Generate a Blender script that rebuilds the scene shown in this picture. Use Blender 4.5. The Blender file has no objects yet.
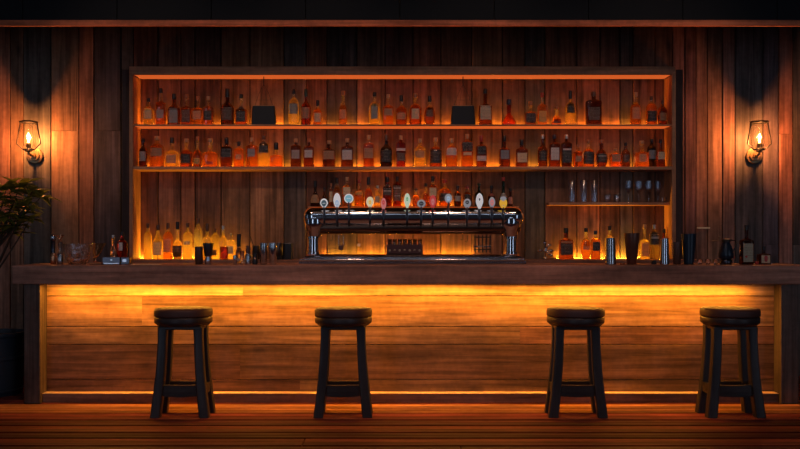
import bpy, bmesh, math, random
from mathutils import Vector, Matrix
random.seed(7)
S = bpy.context.scene
COL = S.collection
F = 882.0          # focal length in pixels of an 800 px wide frame
CH = 1.30          # camera height
PI = math.pi

def X(px, d): return (px - 400.0) * d / F
def Z(py, d): return CH + (240.0 - py) * d / F

# ------------------------------------------------------------------ materials
def new_mat(name):
    m = bpy.data.materials.new(name); m.use_nodes = True
    nt = m.node_tree
    return m, nt, nt.nodes['Principled BSDF']

def simple(name, col, rough=0.5, metal=0.0, spec=0.5, coat=0.0, bump=0.0, bscale=60):
    m, nt, p = new_mat(name)
    N = nt.nodes; L = nt.links
    p.inputs['Roughness'].default_value = rough
    p.inputs['Metallic'].default_value = metal
    p.inputs['Specular IOR Level'].default_value = spec
    p.inputs['Coat Weight'].default_value = coat
    tc = N.new('ShaderNodeTexCoord')
    no = N.new('ShaderNodeTexNoise'); no.inputs['Scale'].default_value = bscale
    L.new(tc.outputs['Object'], no.inputs['Vector'])
    mx = N.new('ShaderNodeMix'); mx.data_type = 'RGBA'
    mx.inputs['A'].default_value = (*[c * .86 for c in col], 1)
    mx.inputs['B'].default_value = (*[min(1, c * 1.12) for c in col], 1)
    L.new(no.outputs['Fac'], mx.inputs['Factor'])
    L.new(mx.outputs['Result'], p.inputs['Base Color'])
    if bump:
        b = N.new('ShaderNodeBump'); b.inputs['Strength'].default_value = bump
        b.inputs['Distance'].default_value = .002
        L.new(no.outputs['Fac'], b.inputs['Height']); L.new(b.outputs['Normal'], p.inputs['Normal'])
    return m

def wood(name, axis='Z', rough=.55, contrast=.55, base=None, bump=.35, knots=True, fine=1.0, spec=.3):
    """timber: tone per board from a corner attribute, grain along the given axis"""
    m, nt, p = new_mat(name)
    N = nt.nodes; L = nt.links
    p.inputs['Roughness'].default_value = rough
    p.inputs['Specular IOR Level'].default_value = spec
    tc = N.new('ShaderNodeTexCoord')
    at = N.new('ShaderNodeAttribute'); at.attribute_name = 'seed'
    sc = N.new('ShaderNodeVectorMath'); sc.operation = 'SCALE'; sc.inputs['Scale'].default_value = 9.0
    L.new(at.outputs['Color'], sc.inputs[0])
    ad = N.new('ShaderNodeVectorMath'); ad.operation = 'ADD'
    L.new(tc.outputs['Object'], ad.inputs[0]); L.new(sc.outputs[0], ad.inputs[1])
    def mapped(a, b):
        mp = N.new('ShaderNodeMapping')
        s = [a, a, a]; s['XYZ'.index(axis)] = b
        mp.inputs['Scale'].default_value = s
        L.new(ad.outputs[0], mp.inputs['Vector'])
        return mp
    m1 = mapped(24 * fine, .9)
    n1 = N.new('ShaderNodeTexNoise'); n1.inputs['Scale'].default_value = 1; n1.inputs['Detail'].default_value = 7
    n1.inputs['Roughness'].default_value = .62; n1.inputs['Distortion'].default_value = .55
    L.new(m1.outputs[0], n1.inputs['Vector'])
    m2 = mapped(5.5, 1.6)
    n2 = N.new('ShaderNodeTexNoise'); n2.inputs['Scale'].default_value = 1; n2.inputs['Detail'].default_value = 5
    n2.inputs['Roughness'].default_value = .6
    L.new(m2.outputs[0], n2.inputs['Vector'])
    m3 = mapped(20, 26)
    n3 = N.new('ShaderNodeTexNoise'); n3.inputs['Scale'].default_value = 1; n3.inputs['Detail'].default_value = 3
    L.new(m3.outputs[0], n3.inputs['Vector'])
    def rng(src, a, b, lo=.3, hi=.7):
        r = N.new('ShaderNodeMapRange'); r.inputs['From Min'].default_value = lo; r.inputs['From Max'].default_value = hi
        r.inputs['To Min'].default_value = a; r.inputs['To Max'].default_value = b
        L.new(src, r.inputs['Value']); return r.outputs[0]
    def mul(a, b):
        x = N.new('ShaderNodeMath'); x.operation = 'MULTIPLY'; L.new(a, x.inputs[0]); L.new(b, x.inputs[1]); return x.outputs[0]
    g = mul(mul(rng(n1.outputs['Fac'], 1 - contrast, 1 + contrast * .8), rng(n2.outputs['Fac'], .52, 1.45)), rng(n3.outputs['Fac'], .88, 1.1))
    if knots:
        mk = mapped(4.2, 1.5)
        vo = N.new('ShaderNodeTexVoronoi'); vo.inputs['Scale'].default_value = 1.0
        L.new(mk.outputs[0], vo.inputs['Vector'])
        g = mul(g, rng(vo.outputs['Distance'], .35, 1.0, .02, .16))
    tn = N.new('ShaderNodeAttribute'); tn.attribute_name = 'tone'
    vm = N.new('ShaderNodeVectorMath'); vm.operation = 'SCALE'
    if base:
        vm.inputs[0].default_value = base
    else:
        L.new(tn.outputs['Color'], vm.inputs[0])
    L.new(g, vm.inputs['Scale'])
    L.new(vm.outputs[0], p.inputs['Base Color'])
    bp = N.new('ShaderNodeBump'); bp.inputs['Strength'].default_value = bump; bp.inputs['Distance'].default_value = .004
    L.new(n1.outputs['Fac'], bp.inputs['Height']); L.new(bp.outputs['Normal'], p.inputs['Normal'])
    rr = rng(n1.outputs['Fac'], rough + .12, rough - .1)
    L.new(rr, p.inputs['Roughness'])
    return m

def glass(name, col, rough=.03, ior=1.45):
    m, nt, p = new_mat(name)
    p.inputs['Base Color'].default_value = (*col, 1)
    p.inputs['Roughness'].default_value = rough
    p.inputs['IOR'].default_value = ior
    p.inputs['Transmission Weight'].default_value = 1.0
    return m

def spirit(name, col, glow, kt=.34, kg=.20, rough=.04):
    """bottle glass full of spirit: refracts, lets light straight through and scatters a little of it"""
    m, nt, p = new_mat(name); N = nt.nodes; L = nt.links
    p.inputs['Base Color'].default_value = (*col, 1); p.inputs['Roughness'].default_value = rough
    p.inputs['IOR'].default_value = 1.45; p.inputs['Transmission Weight'].default_value = 1
    t = N.new('ShaderNodeBsdfTransparent'); t.inputs['Color'].default_value = (*col, 1)
    g = N.new('ShaderNodeBsdfTranslucent'); g.inputs['Color'].default_value = (*glow, 1)
    a = N.new('ShaderNodeMixShader'); a.inputs[0].default_value = kg / (kg + kt); L.new(t.outputs[0], a.inputs[1]); L.new(g.outputs[0], a.inputs[2])
    b = N.new('ShaderNodeMixShader'); b.inputs[0].default_value = kg + kt; L.new(p.outputs[0], b.inputs[1]); L.new(a.outputs[0], b.inputs[2])
    L.new(b.outputs[0], N['Material Output'].inputs['Surface'])
    return m

def thin_glass(name, col=(1, 1, 1), refl=.12):
    m, nt, p = new_mat(name); N = nt.nodes; L = nt.links
    t = N.new('ShaderNodeBsdfTransparent'); t.inputs['Color'].default_value = (*col, 1)
    g = N.new('ShaderNodeBsdfGlossy'); g.inputs['Roughness'].default_value = .04
    lw = N.new('ShaderNodeLayerWeight'); lw.inputs['Blend'].default_value = .3
    fr = N.new('ShaderNodeMapRange'); L.new(lw.outputs['Facing'], fr.inputs['Value']); fr.inputs['To Min'].default_value = .04; fr.inputs['To Max'].default_value = .55
    mx = N.new('ShaderNodeMixShader'); L.new(fr.outputs[0], mx.inputs[0]); L.new(t.outputs[0], mx.inputs[1]); L.new(g.outputs[0], mx.inputs[2])
    L.new(mx.outputs[0], N['Material Output'].inputs['Surface']); N.remove(p)
    return m

def emit(name, col, s):
    m, nt, p = new_mat(name)
    N = nt.nodes
    e = N.new('ShaderNodeEmission'); e.inputs['Color'].default_value = (*col, 1); e.inputs['Strength'].default_value = s
    nt.links.new(e.outputs[0], N['Material Output'].inputs['Surface'])
    N.remove(p)
    return m

def paper(name, col, ink=(.03, .02, .02), freq=150.0, amount=.5):
    """printed paper label: small broken lines of print, too small to read"""
    m, nt, p = new_mat(name)
    N = nt.nodes; L = nt.links
    p.inputs['Roughness'].default_value = .55
    tc = N.new('ShaderNodeTexCoord')
    w = N.new('ShaderNodeTexWave'); w.wave_type = 'BANDS'; w.bands_direction = 'Z'
    w.inputs['Scale'].default_value = freq / 6.3; w.inputs['Distortion'].default_value = 0
    L.new(tc.outputs['Object'], w.inputs['Vector'])
    no = N.new('ShaderNodeTexNoise'); no.inputs['Scale'].default_value = 130; no.inputs['Detail'].default_value = 1
    L.new(tc.outputs['Object'], no.inputs['Vector'])
    a = N.new('ShaderNodeMath'); a.operation = 'MULTIPLY'
    L.new(w.outputs['Fac'], a.inputs[0]); L.new(no.outputs['Fac'], a.inputs[1])
    r = N.new('ShaderNodeMapRange'); r.inputs['From Min'].default_value = .38; r.inputs['From Max'].default_value = .5
    r.inputs['To Max'].default_value = amount
    L.new(a.outputs[0], r.inputs['Value'])
    mx = N.new('ShaderNodeMix'); mx.data_type = 'RGBA'
    mx.inputs['A'].default_value = (*col, 1); mx.inputs['B'].default_value = (*ink, 1)
    L.new(r.outputs[0], mx.inputs['Factor']); L.new(mx.outputs['Result'], p.inputs['Base Color'])
    tl = N.new('ShaderNodeBsdfTranslucent'); L.new(mx.outputs['Result'], tl.inputs['Color'])
    ms = N.new('ShaderNodeMixShader'); ms.inputs[0].default_value = .22; L.new(p.outputs[0], ms.inputs[1]); L.new(tl.outputs[0], ms.inputs[2])
    L.new(ms.outputs[0], N['Material Output'].inputs['Surface'])
    return m

M = {}
M['wall'] = wood('weathered_wall_planks', 'Z', .6, .62, bump=.6)
M['panel'] = wood('bar_front_planks', 'X', .55, .62, bump=.45)
M['bartop'] = wood('bar_worktop_wood', 'X', .45, .45, base=(.30, .15, .10), knots=False)
M['post'] = wood('bar_post_wood', 'Z', .6, .45, base=(.10, .072, .058), knots=False, fine=1.5)
M['kick'] = wood('kickboard_wood', 'X', .6, .4, base=(.22, .12, .08), knots=False)
M['cap_wood'] = wood('pale_cap_wood', 'X', .5, .2, base=(.85, .58, .34), knots=False)  # pale colour standing in for a lit line
M['floor'] = wood('floor_boards', 'X', .62, .5, bump=.25, knots=False, spec=.15)
M['shelf'] = wood('shelf_wood', 'X', .5, .35, base=(.52, .23, .11), knots=False)
M['shelfv'] = wood('shelf_side_wood', 'Z', .5, .35, base=(.46, .21, .10), knots=False)
M['darktrim'] = wood('dark_trim_wood', 'Z', .6, .4, base=(.045, .028, .024), knots=False)
M['beam'] = wood('beam_trim_wood', 'X', .6, .35, base=(.80, .20, .08), knots=False)
M['stool'] = wood('black_stained_stool_wood', 'Z', .42, .35, base=(.030, .024, .023), knots=False, spec=.5)
M['stoolx'] = wood('black_stained_stretcher_wood', 'X', .42, .35, base=(.030, .024, .023), knots=False, spec=.5)
M['seat'] = simple('dark_leather_seat', (.075, .028, .02), .55, bump=.3, bscale=120)
M['seatrim'] = simple('dark_seat_rim', (.032, .022, .02), .4)
M['ceiling'] = simple('black_painted_boards', (.012, .013, .016), .9)
M['gap'] = simple('dark_gap', (.008, .006, .005), .9)
M['chrome'] = simple('polished_chrome', (.62, .64, .68), .12, 1.0)
M['tray'] = simple('polished_tray_steel', (.46, .44, .48), .16, 1.0)
M['steel'] = simple('brushed_steel', (.50, .50, .52), .22, 1.0)
M['gunmetal'] = simple('dark_gunmetal', (.10, .10, .12), .28, 1.0)
M['bronze'] = simple('dark_bronze', (.20, .12, .085), .25, 1.0)
M['copper'] = simple('copper', (.72, .32, .16), .25, 1.0)
M['brass'] = simple('aged_brass', (.34, .22, .11), .4, .8)
M['blackmetal'] = simple('black_metal', (.02, .018, .018), .4, .6)
M['blackplastic'] = simple('black_plastic', (.012, .012, .014), .3)
M['navy'] = simple('navy_enamel', (.010, .022, .040), .3, .2)
M['potmetal'] = simple('dark_blue_painted_metal', (.028, .045, .065), .5, .2, bump=.3, bscale=30)
M['browncup'] = simple('dark_brown_leatherette', (.075, .035, .025), .35)
M['darkcup'] = simple('dark_copper_cup', (.16, .08, .06), .35, .7)
M['soil'] = simple('soil', (.02, .014, .01), .95, bump=.8, bscale=90)
M['clear'] = glass('clear_glass', (.96, .97, 1.0))
M['cutglass'] = glass('cut_glass', (.97, .97, 1.0), .02, 1.5)
nt = M['cutglass'].node_tree; vo = nt.nodes.new('ShaderNodeTexVoronoi'); vo.inputs['Scale'].default_value = 42
tc = nt.nodes.new('ShaderNodeTexCoord'); bp = nt.nodes.new('ShaderNodeBump'); bp.inputs['Strength'].default_value = .9; bp.inputs['Distance'].default_value = .006
nt.links.new(tc.outputs['Object'], vo.inputs['Vector']); nt.links.new(vo.outputs['Distance'], bp.inputs['Height']); nt.links.new(bp.outputs['Normal'], nt.nodes['Principled BSDF'].inputs['Normal'])
M['clearwarm'] = glass('warm_clear_glass', (1.0, .86, .62))
M['shade'] = thin_glass('shade_glass', (1, .95, .86))
M['led'] = emit('led_strip_glow', (1.0, .33, .02), 54)
M['diffuser'] = emit('warm_diffuser_glow', (1.0, .165, .03), .62)  # added glow, coloured like lit shelf wood
M['led2'] = emit('back_counter_led_glow', (1.0, .46, .03), 150)
M['ledbar'] = emit('under_counter_led_glow', (1.0, .39, .035), 150)
M['barglass'] = thin_glass('shelf_glass', (.90, .93, 1.0)); 
M['barglass'].node_tree.nodes['Map Range'].inputs['To Min'].default_value = .16
M['barglass'].node_tree.nodes['Glossy BSDF'].inputs['Roughness'].default_value = .16
M['bulb'] = emit('lamp_filament_glow', (1.0, .50, .13), 60)
M['bulbglass'] = emit('lit_bulb_glass', (1.0, .42, .10), 5)
M['leather'] = simple('black_boxy_shade_fabric', (.010, .010, .014), .6, bump=.5, bscale=150)
M['red'] = simple('red_plastic', (.45, .03, .02), .4)
M['white'] = simple('white_enamel', (.75, .76, .76), .3)
M['cream'] = simple('cream_enamel', (.75, .66, .42), .4)
M['wirewood'] = simple('dark_red_crate', (.055, .016, .014), .5)

G = {  # glass + spirit tints
 'amber':  (.60, .19, .04), 'orange': (.88, .36, .085), 'gold': (1.0, .80, .40), 'pale': (1.0, .90, .66),
 'red':    (.48, .07, .03), 'brown': (.34, .10, .04), 'dark': (.16, .05, .03), 'black': (.05, .03, .03),
 'green':  (.05, .16, .04), 'clear': (1.0, .93, .84), 'blue': (.06, .07, .12)}
for k, v in G.items(): M['g_' + k] = spirit('glass_' + k, v, tuple(min(1, c ** .8 * 1.0) for c in v), kt=.10, kg={'gold': .15, 'pale': .13, 'orange': .06, 'amber': .04}.get(k, .03))
LC = {'white': (.74, .72, .67), 'cream': (.76, .64, .40), 'grey': (.46, .44, .40), 'black': (.018, .016, .018), 'gold': (.70, .44, .12),
      'tan': (.48, .28, .15), 'peach': (.70, .36, .18), 'red': (.36, .05, .03), 'bluegrey': (.26, .31, .34), 'pink': (.60, .25, .2),
      'brown': (.12, .055, .03), 'greengrey': (.40, .42, .30)}
for k, v in LC.items():
    M['l_' + k] = paper('label_' + k, v, (.5, .46, .4) if k in ('black', 'brown', 'red') else (.03, .02, .02), amount=.55)
CC = {'black': (.012, .010, .012), 'gold': (.6, .36, .12), 'brown': (.10, .045, .025), 'cork': (.45, .26, .13), 'red': (.30, .03, .02),
      'navy': (.015, .02, .05), 'silver': (.5, .5, .5), 'green': (.01, .03, .015), 'amber': (.35, .13, .05)}
for k, v in CC.items(): M['c_' + k] = simple('cap_' + k, v, .35, .9 if k in ('gold', 'silver') else 0)

# ------------------------------------------------------------------ mesh helpers
class MB:
    def __init__(s):
        s.bm = bmesh.new()
        s.t = s.bm.loops.layers.float_color.new('tone'); s.s = s.bm.loops.layers.float_color.new('seed')
    def _attr(s, faces, tone, mi=0):
        sd = (random.random(), random.random(), random.random(), 1)
        for f in faces:
            f.material_index = mi
            for l in f.loops:
                l[s.t] = (*tone, 1); l[s.s] = sd
    def box(s, x0, x1, y0, y1, z0, z1, tone=(.2, .2, .2), bev=0, mi=0, rot=None):
        n0 = set(s.bm.faces)
        r = bmesh.ops.create_cube(s.bm, size=1)
        vs = r['verts']
        for v in vs:
            v.co = Vector(((x0 + x1) / 2 + v.co.x * (x1 - x0), (y0 + y1) / 2 + v.co.y * (y1 - y0), (z0 + z1) / 2 + v.co.z * (z1 - z0)))
        if bev:
            es = list({e for v in vs for e in v.link_edges})
            bmesh.ops.bevel(s.bm, geom=es, offset=bev, segments=2, affect='EDGES', profile=.5)
        fs = [f for f in s.bm.faces if f not in n0]
        if rot is not None:
            bmesh.ops.transform(s.bm, matrix=rot, verts=list({v for f in fs for v in f.verts}))
        s._attr(fs, tone, mi); return s
    def loft(s, rings, n=2.0, seg=24, c=(0, 0), mi=0, close=True, tone=(.2, .2, .2), mif=None, inner=None):
        """rings: (z, halfwidth, halfdepth[, cx, cy]); superellipse exponent n"""
        fs = []; prev = None; first = None
        for ri, r in enumerate(rings):
            z, a, b = r[:3]; cx = c[0] + (r[3] if len(r) > 3 else 0); cy = c[1] + (r[4] if len(r) > 4 else 0)
            e = r[5] if len(r) > 5 else n
            vs = []
            for k in range(seg):
                t = 2 * PI * (k + .5) / seg; ct, st = math.cos(t), math.sin(t)
                x = math.copysign(abs(ct) ** (2 / e), ct) * a; y = math.copysign(abs(st) ** (2 / e), st) * b
                vs.append(s.bm.verts.new((cx + x, cy + y, z)))
            if prev:
                for k in range(seg):
                    f = s.bm.faces.new((prev[k], prev[(k + 1) % seg], vs[(k + 1) % seg], vs[k])); fs.append((f, ri))
            else: first = vs
            prev = vs
        if close:
            fs.append((s.bm.faces.new(list(reversed(first))), 0)); fs.append((s.bm.faces.new(prev), len(rings) - 1))
        s._attr([f for f, _ in fs], tone, mi)
        if mif:
            for f, ri in fs: f.material_index = mif(ri)
        for f, _ in fs: f.smooth = True
        return s
    def lathe(s, prof, c=(0, 0, 0), seg=24, mi=0, tone=(.2, .2, .2)):
        """prof: (radius, z) closed into a solid of revolution"""
        return s.loft([(c[2] + z, max(r, .0004), max(r, .0004)) for r, z in prof], 2, seg, c[:2], mi, True, tone)
    def tube(s, pts, r, seg=8, mi=0, tone=(.2, .2, .2), cyc=False):
        pts = [Vector(p) for p in pts]; n = len(pts); rings = []
        rr = r if isinstance(r, (list, tuple)) else [r] * n
        up = None; fs = []
        for i, p in enumerate(pts):
            if cyc: d = (pts[(i + 1) % n] - pts[i - 1])
            else: d = (pts[min(i + 1, n - 1)] - pts[max(i - 1, 0)])
            d.normalize()
            if up is None: up = d.orthogonal().normalized()
            up = (up - d * up.dot(d)).normalized(); sd = d.cross(up)
            rings.append([s.bm.verts.new(p + (up * math.cos(2 * PI * k / seg) + sd * math.sin(2 * PI * k / seg)) * rr[i]) for k in range(seg)])
        for i in range(n if cyc else n - 1):
            a, b = rings[i], rings[(i + 1) % n]
            for k in range(seg): fs.append(s.bm.faces.new((a[k], a[(k + 1) % seg], b[(k + 1) % seg], b[k])))
        if not cyc:
            fs.append(s.bm.faces.new(list(reversed(rings[0])))); fs.append(s.bm.faces.new(rings[-1]))
        for f in fs: f.smooth = True
        s._attr(fs, tone, mi); return s
    def ball(s, c, r, mi=0, sc=(1, 1, 1), seg=16):
        n0 = set(s.bm.faces)
        q = bmesh.ops.create_uvsphere(s.bm, u_segments=seg, v_segments=max(8, seg // 2), radius=r)
        for v in q['verts']: v.co = Vector((v.co.x * sc[0] + c[0], v.co.y * sc[1] + c[1], v.co.z * sc[2] + c[2]))
        fs = [f for f in s.bm.faces if f not in n0]
        for f in fs: f.smooth = True
        s._attr(fs, (.2, .2, .2), mi); return s
    def build(s, name, mats, parent=None, loc=None, smooth_angle=None):
        bmesh.ops.recalc_face_normals(s.bm, faces=s.bm.faces)
        me = bpy.data.meshes.new(name)
        s.bm.to_mesh(me); s.bm.free()
        for m in (mats if isinstance(mats, (list, tuple)) else [mats]): me.materials.append(m)
        o = bpy.data.objects.new(name, me); COL.objects.link(o)
        if any(f.use_smooth for f in me.polygons): me.set_sharp_from_angle(angle=math.radians(48))
        if loc: o.location = loc
        if parent: o.parent = parent
        return o

def tag(o, label=None, cat=None, group=None, kind=None):
    if label: o['label'] = label
    if cat: o['category'] = cat
    if group: o['group'] = group
    if kind: o['kind'] = kind
    return o
def empty(name, loc, label, cat, group=None):
    o = bpy.data.objects.new(name, None); COL.objects.link(o); o.location = loc; o.empty_display_size = .05
    return tag(o, label, cat, group)
def deep_copy(o, parent=None):
    c = o.copy(); COL.objects.link(c); c.parent = parent
    for ch in [k for k in COL.objects if k.parent == o]: deep_copy(ch, c)
    return c
def harden(o, ang=35):
    for f in o.data.polygons: f.use_smooth = True
    o.data.set_sharp_from_angle(angle=math.radians(ang)) if hasattr(o.data, 'set_sharp_from_angle') else None
    return o

# ------------------------------------------------------------------ camera
cam = bpy.data.cameras.new('camera'); co = bpy.data.objects.new('camera', cam); COL.objects.link(co)
co.location = (0, 0, CH); co.rotation_euler = (PI / 2, 0, 0)
cam.sensor_width = 36; cam.lens = F * 36 / 800; cam.shift_y = 15.5 / 800; cam.clip_end = 100
S.camera = co
S.view_settings.view_transform = 'Standard'; S.view_settings.look = 'None'
S.view_settings.exposure = 0; S.view_settings.gamma = 1; S.view_settings.use_curve_mapping = False

# ------------------------------------------------------------------ setting
DW = 8.40           # wall plane
# back wall: vertical boards
left_edges = [-200, -175, -150, -128, -100, -80, -60, -40, -20, 10, 23.5, 51, 79, 94, 121]
mid_edges = [133.5, 158, 181, 195, 221, 250, 284, 306, 327, 357, 385, 413, 441, 472, 502.5, 525, 545, 577, 600, 620, 633, 655, 672.5]
right_edges = [685, 696, 707.5, 722.5, 735, 763, 779, 793, 812, 840, 862, 890, 915, 940, 975, 1000]
BR = (.30, .150, .092); BR2 = (.225, .112, .072); GR = (.14, .112, .098); GR2 = (.10, .083, .078); LT = (.35, .175, .105)
tones = {10: BR, 23.5: GR, 51: LT, 79: BR, 94: GR2, 121: GR, -20: LT,
         133.5: BR2, 158: BR, 181: BR2, 195: BR2, 221: BR, 250: LT, 284: GR, 306: BR2, 502.5: BR2, 525: GR, 545: BR2, 633: BR2,
         685: BR2, 696: BR, 707.5: LT, 722.5: GR2, 735: GR2, 763: LT, 779: BR2}
tones.update({685: BR2, 696: BR, 707.5: LT, 722.5: BR, 735: GR2, 763: GR, 779: LT, 793: GR})
mb = MB()
edges = left_edges + mid_edges + right_edges
wtop, wbot = 3.75, 0.0
for a, b in zip(edges, edges[1:]):
    tn = tones.get(a, random.choice([BR, BR2, GR, BR2]))
    tn = tuple(c * random.uniform(.88, 1.1) for c in tn)
    if 121 <= a < 672: tn = (tn[0] * .74, tn[1] * .68, tn[2] * .66)   # board colour darkened behind the shelving to hold down the glow there
    dy = random.uniform(-.005, .005)
    xa, xb = X(a, DW) + .0045, X(b, DW) - .0045
    cuts = {51: [Z(131, DW)], 779: [Z(134, DW)], 763: [Z(245, DW)], 793: [Z(245, DW)], 94: [Z(131, DW)]}.get(a, [])
    zs = [wbot] + sorted(cuts) + [wtop]
    for q, (z0, z1) in enumerate(zip(zs, zs[1:])):
        k = 1.0 if q == 0 else .86
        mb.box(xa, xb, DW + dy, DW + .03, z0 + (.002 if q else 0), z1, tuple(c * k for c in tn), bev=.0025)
mb.box(X(-200, DW), X(1000, DW), DW + .028, DW + .05, 0, wtop, (.02, .015, .012))
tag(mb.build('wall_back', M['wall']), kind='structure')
# floor: boards running along the bar
mb = MB()
edg = [8.45, 8.22, 8.0, 7.8, 7.6, 7.4, 7.2, 7.0, 6.83, 6.63, 6.38, 6.19, 5.96, 5.79, 5.576, 5.36, 5.15, 4.93, 4.7, 4.5, 4.28, 4.05, 3.8, 3.55, 3.3, 3.0]
ft = [(.23, .046, .036), (.17, .034, .028), (.11, .022, .02), (.20, .038, .031), (.08, .016, .016)]
order = [0, 1, 0, 3, 0, 1, 0, 0, 1, 3, 2, 3, 4, 0, 2, 3, 1, 2, 3, 4, 1, 2, 3, 1, 2]
joint = {5.79: [X(303, 5.65)], 5.576: [X(461, 5.5)]}
for i, (b, a) in enumerate(zip(edg, edg[1:])):
    tn = ft[order[i % len(order)]]
    xs = [-5.5] + joint.get(b, []) + [5.5]
    for xa, xb in zip(xs, xs[1:]):
        # each board is milled with two shallow grooves
        w = (b - a - .024) / 2
        if b == 7.0: t2_ = (.42, .20, .10); tn = t2_  # pale tone stands in for the glow on the floor at the bar
        if b == 6.83: tn = (.27, .11, .055)  # weaker part of that glow, painted into the next board
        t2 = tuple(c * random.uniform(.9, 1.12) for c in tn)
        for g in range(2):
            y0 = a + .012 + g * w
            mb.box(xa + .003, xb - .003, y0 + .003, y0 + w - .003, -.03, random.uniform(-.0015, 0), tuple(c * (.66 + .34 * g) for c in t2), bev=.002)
mb.box(-5.5, 5.5, 3.0, 8.45, -.06, -.029, (.012, .008, .006))
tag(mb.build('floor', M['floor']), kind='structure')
# ceiling, dark bulkhead above the bar and its trim board
mb = MB(); mb.box(-5.5, 5.5, 2.0, 8.45, 4.05, 4.10)
tag(mb.build('ceiling', M['ceiling']), kind='structure')
DB = 7.35
mb = MB()
for k in range(14):
    mb.box(-5.5 + k * .786, -5.5 + k * .786 + .78, DB, DB + .06, Z(20.5, DB), 4.05, bev=.003)
tag(mb.build('trim_1', M['ceiling']), kind='structure')
mb = MB(); mb.box(-5.5, 5.5, DB - .022, DB - .001, Z(26, DB - .022), Z(20, DB - .022), bev=.001)
tag(mb.build('trim_2', M['beam']), kind='structure')
mb = MB(); mb.box(-5.5, 5.5, DB + .06, DW, Z(26, DB) + .35, Z(26, DB) + .38)
tag(mb.build('trim_3', M['ceiling']), kind='structure')

def strip(x0, x1, y0, y1, z0, z1, up, mat, par):
    """LED channel: only the open face glows"""
    mb = MB(); mb.box(x0, x1, y0, y1, z0, z1)
    for f in mb.bm.faces:
        f.normal_update()
        f.material_index = 1 if f.normal.z * up > .9 else 0
    o = mb.build('light_strip', [M['blackmetal'], mat], par); o.location = -par.location
    return o
# ------------------------------------------------------------------ bar counter
D0 = 7.0
bar = empty('bar_counter', (0, D0, 0), 'long wooden bar counter with plank front glowing under its worktop', 'bar counter')
def P_(mb, name, mat, par, **k):   # part given in world coordinates under a parent located elsewhere
    o = mb.build(name, mat, par, **k); o.location = -par.location; return o
mb = MB(); mb.box(X(12, 6.98), 3.27, 6.98, 7.62, Z(284.3, 6.98), 1.10, bev=.006)
P_(mb, 'worktop', M['bartop'], bar)
for x0, x1 in ((-2.984, -2.857), (3.024, 3.165)):
    mb = MB(); mb.box(x0, x1, 7.0, 7.60, 0, .9495, bev=.005); P_(mb, 'post', M['post'], bar)
mb = MB()
DP = 7.13
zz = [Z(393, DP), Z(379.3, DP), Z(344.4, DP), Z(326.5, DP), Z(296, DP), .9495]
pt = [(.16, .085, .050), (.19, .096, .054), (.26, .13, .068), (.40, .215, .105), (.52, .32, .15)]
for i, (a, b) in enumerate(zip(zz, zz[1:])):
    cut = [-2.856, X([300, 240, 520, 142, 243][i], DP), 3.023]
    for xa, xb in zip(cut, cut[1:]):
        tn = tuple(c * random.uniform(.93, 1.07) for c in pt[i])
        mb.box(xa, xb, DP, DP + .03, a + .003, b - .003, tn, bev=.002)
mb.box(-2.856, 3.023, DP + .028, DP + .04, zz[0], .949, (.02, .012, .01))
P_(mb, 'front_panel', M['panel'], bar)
mb = MB(); mb.box(-2.856, 3.023, 7.045, 7.165, 0, .070, bev=.003); P_(mb, 'kickboard', M['kick'], bar)
mb = MB(); mb.box(-2.855, 3.022, 7.040, 7.129, .0705, .076, bev=.001); P_(mb, 'kickboard_cap', M['cap_wood'], bar)  # pale strip added; its colour imitates a glowing line
strip(-2.80, 2.80, 7.010, 7.03, .9445, .9495, -1, M['ledbar'], bar)

# ------------------------------------------------------------------ back counter
BCZ = 1.12
bc = empty('back_counter', (0, 8.1, 0), 'low wooden back counter along the wall behind the bar, lit from behind', 'counter')
mb = MB(); mb.box(-2.62, 2.75, 8.0, 8.392, BCZ - .045, BCZ - .0005, bev=.004); P_(mb, 'counter_top', M['bartop'], bc)
mb = MB(); mb.box(-2.58, 2.72, 8.06, 8.392, 0, BCZ - .046); P_(mb, 'cabinet', M['darktrim'], bc)
for a, b in ((140, 243), (322, 474), (556, 652)):
    strip(X(a, 8.38), X(b, 8.38), 8.368, 8.386, BCZ + .001, BCZ + .008, 1, M['led2'], bc)

# ------------------------------------------------------------------ shelf unit
DF = 8.15
su = empty('bar_shelf_unit', (0, DF, BCZ), 'wide reddish wooden wall shelving with glowing strips behind the bottles', 'shelving')
xl, xr = X(133, DF), X(672, DF)
zt = Z(74.5, DF)
for sgn, x in ((-1, xl), (1, xr)):
    mb = MB(); mb.box(min(x, x + sgn * .035), max(x, x + sgn * .035), DF, 8.392, BCZ + .001, zt, bev=.002); P_(mb, 'side_panel', M['shelfv'], su)
    mb = MB(); a, b = sorted((x + sgn * .037, x + sgn * .125)); mb.box(a, b, DF + .07, 8.392, BCZ + .001, zt + .06, bev=.003); P_(mb, 'edge_trim', M['darktrim'], su)
mb = MB(); mb.box(xl - .035, xr + .035, DF, 8.392, zt + .001, zt + .075, bev=.003); P_(mb, 'top_panel', M['shelf'], su)
Z1, Z2, Z3 = Z(124.3, DF), Z(166.5, DF), Z(202.3, 8.22)
for z, th, a, b, df in ((Z1, .012, xl + .001, xr - .001, DF + .002), (Z2, .028, xl + .001, xr - .001, DF + .002), (Z3, .026, X(549, 8.22), xr - .001, 8.22)):
    mb = MB(); mb.box(a, b, df, 8.391, z - th, z, bev=.002); P_(mb, 'shelf', M['shelf'], su)
for z in (Z1, Z2):
    strip(xl + .02, xr - .02, 8.368, 8.386, z + .001, z + .008, 1, M['led'], su)

# glowing sheets added under top panel and upper shelf, brightening bottles and boards
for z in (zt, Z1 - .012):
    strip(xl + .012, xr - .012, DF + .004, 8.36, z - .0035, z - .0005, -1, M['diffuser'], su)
    su.children[-1].name = 'diffuser_panel'
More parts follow.
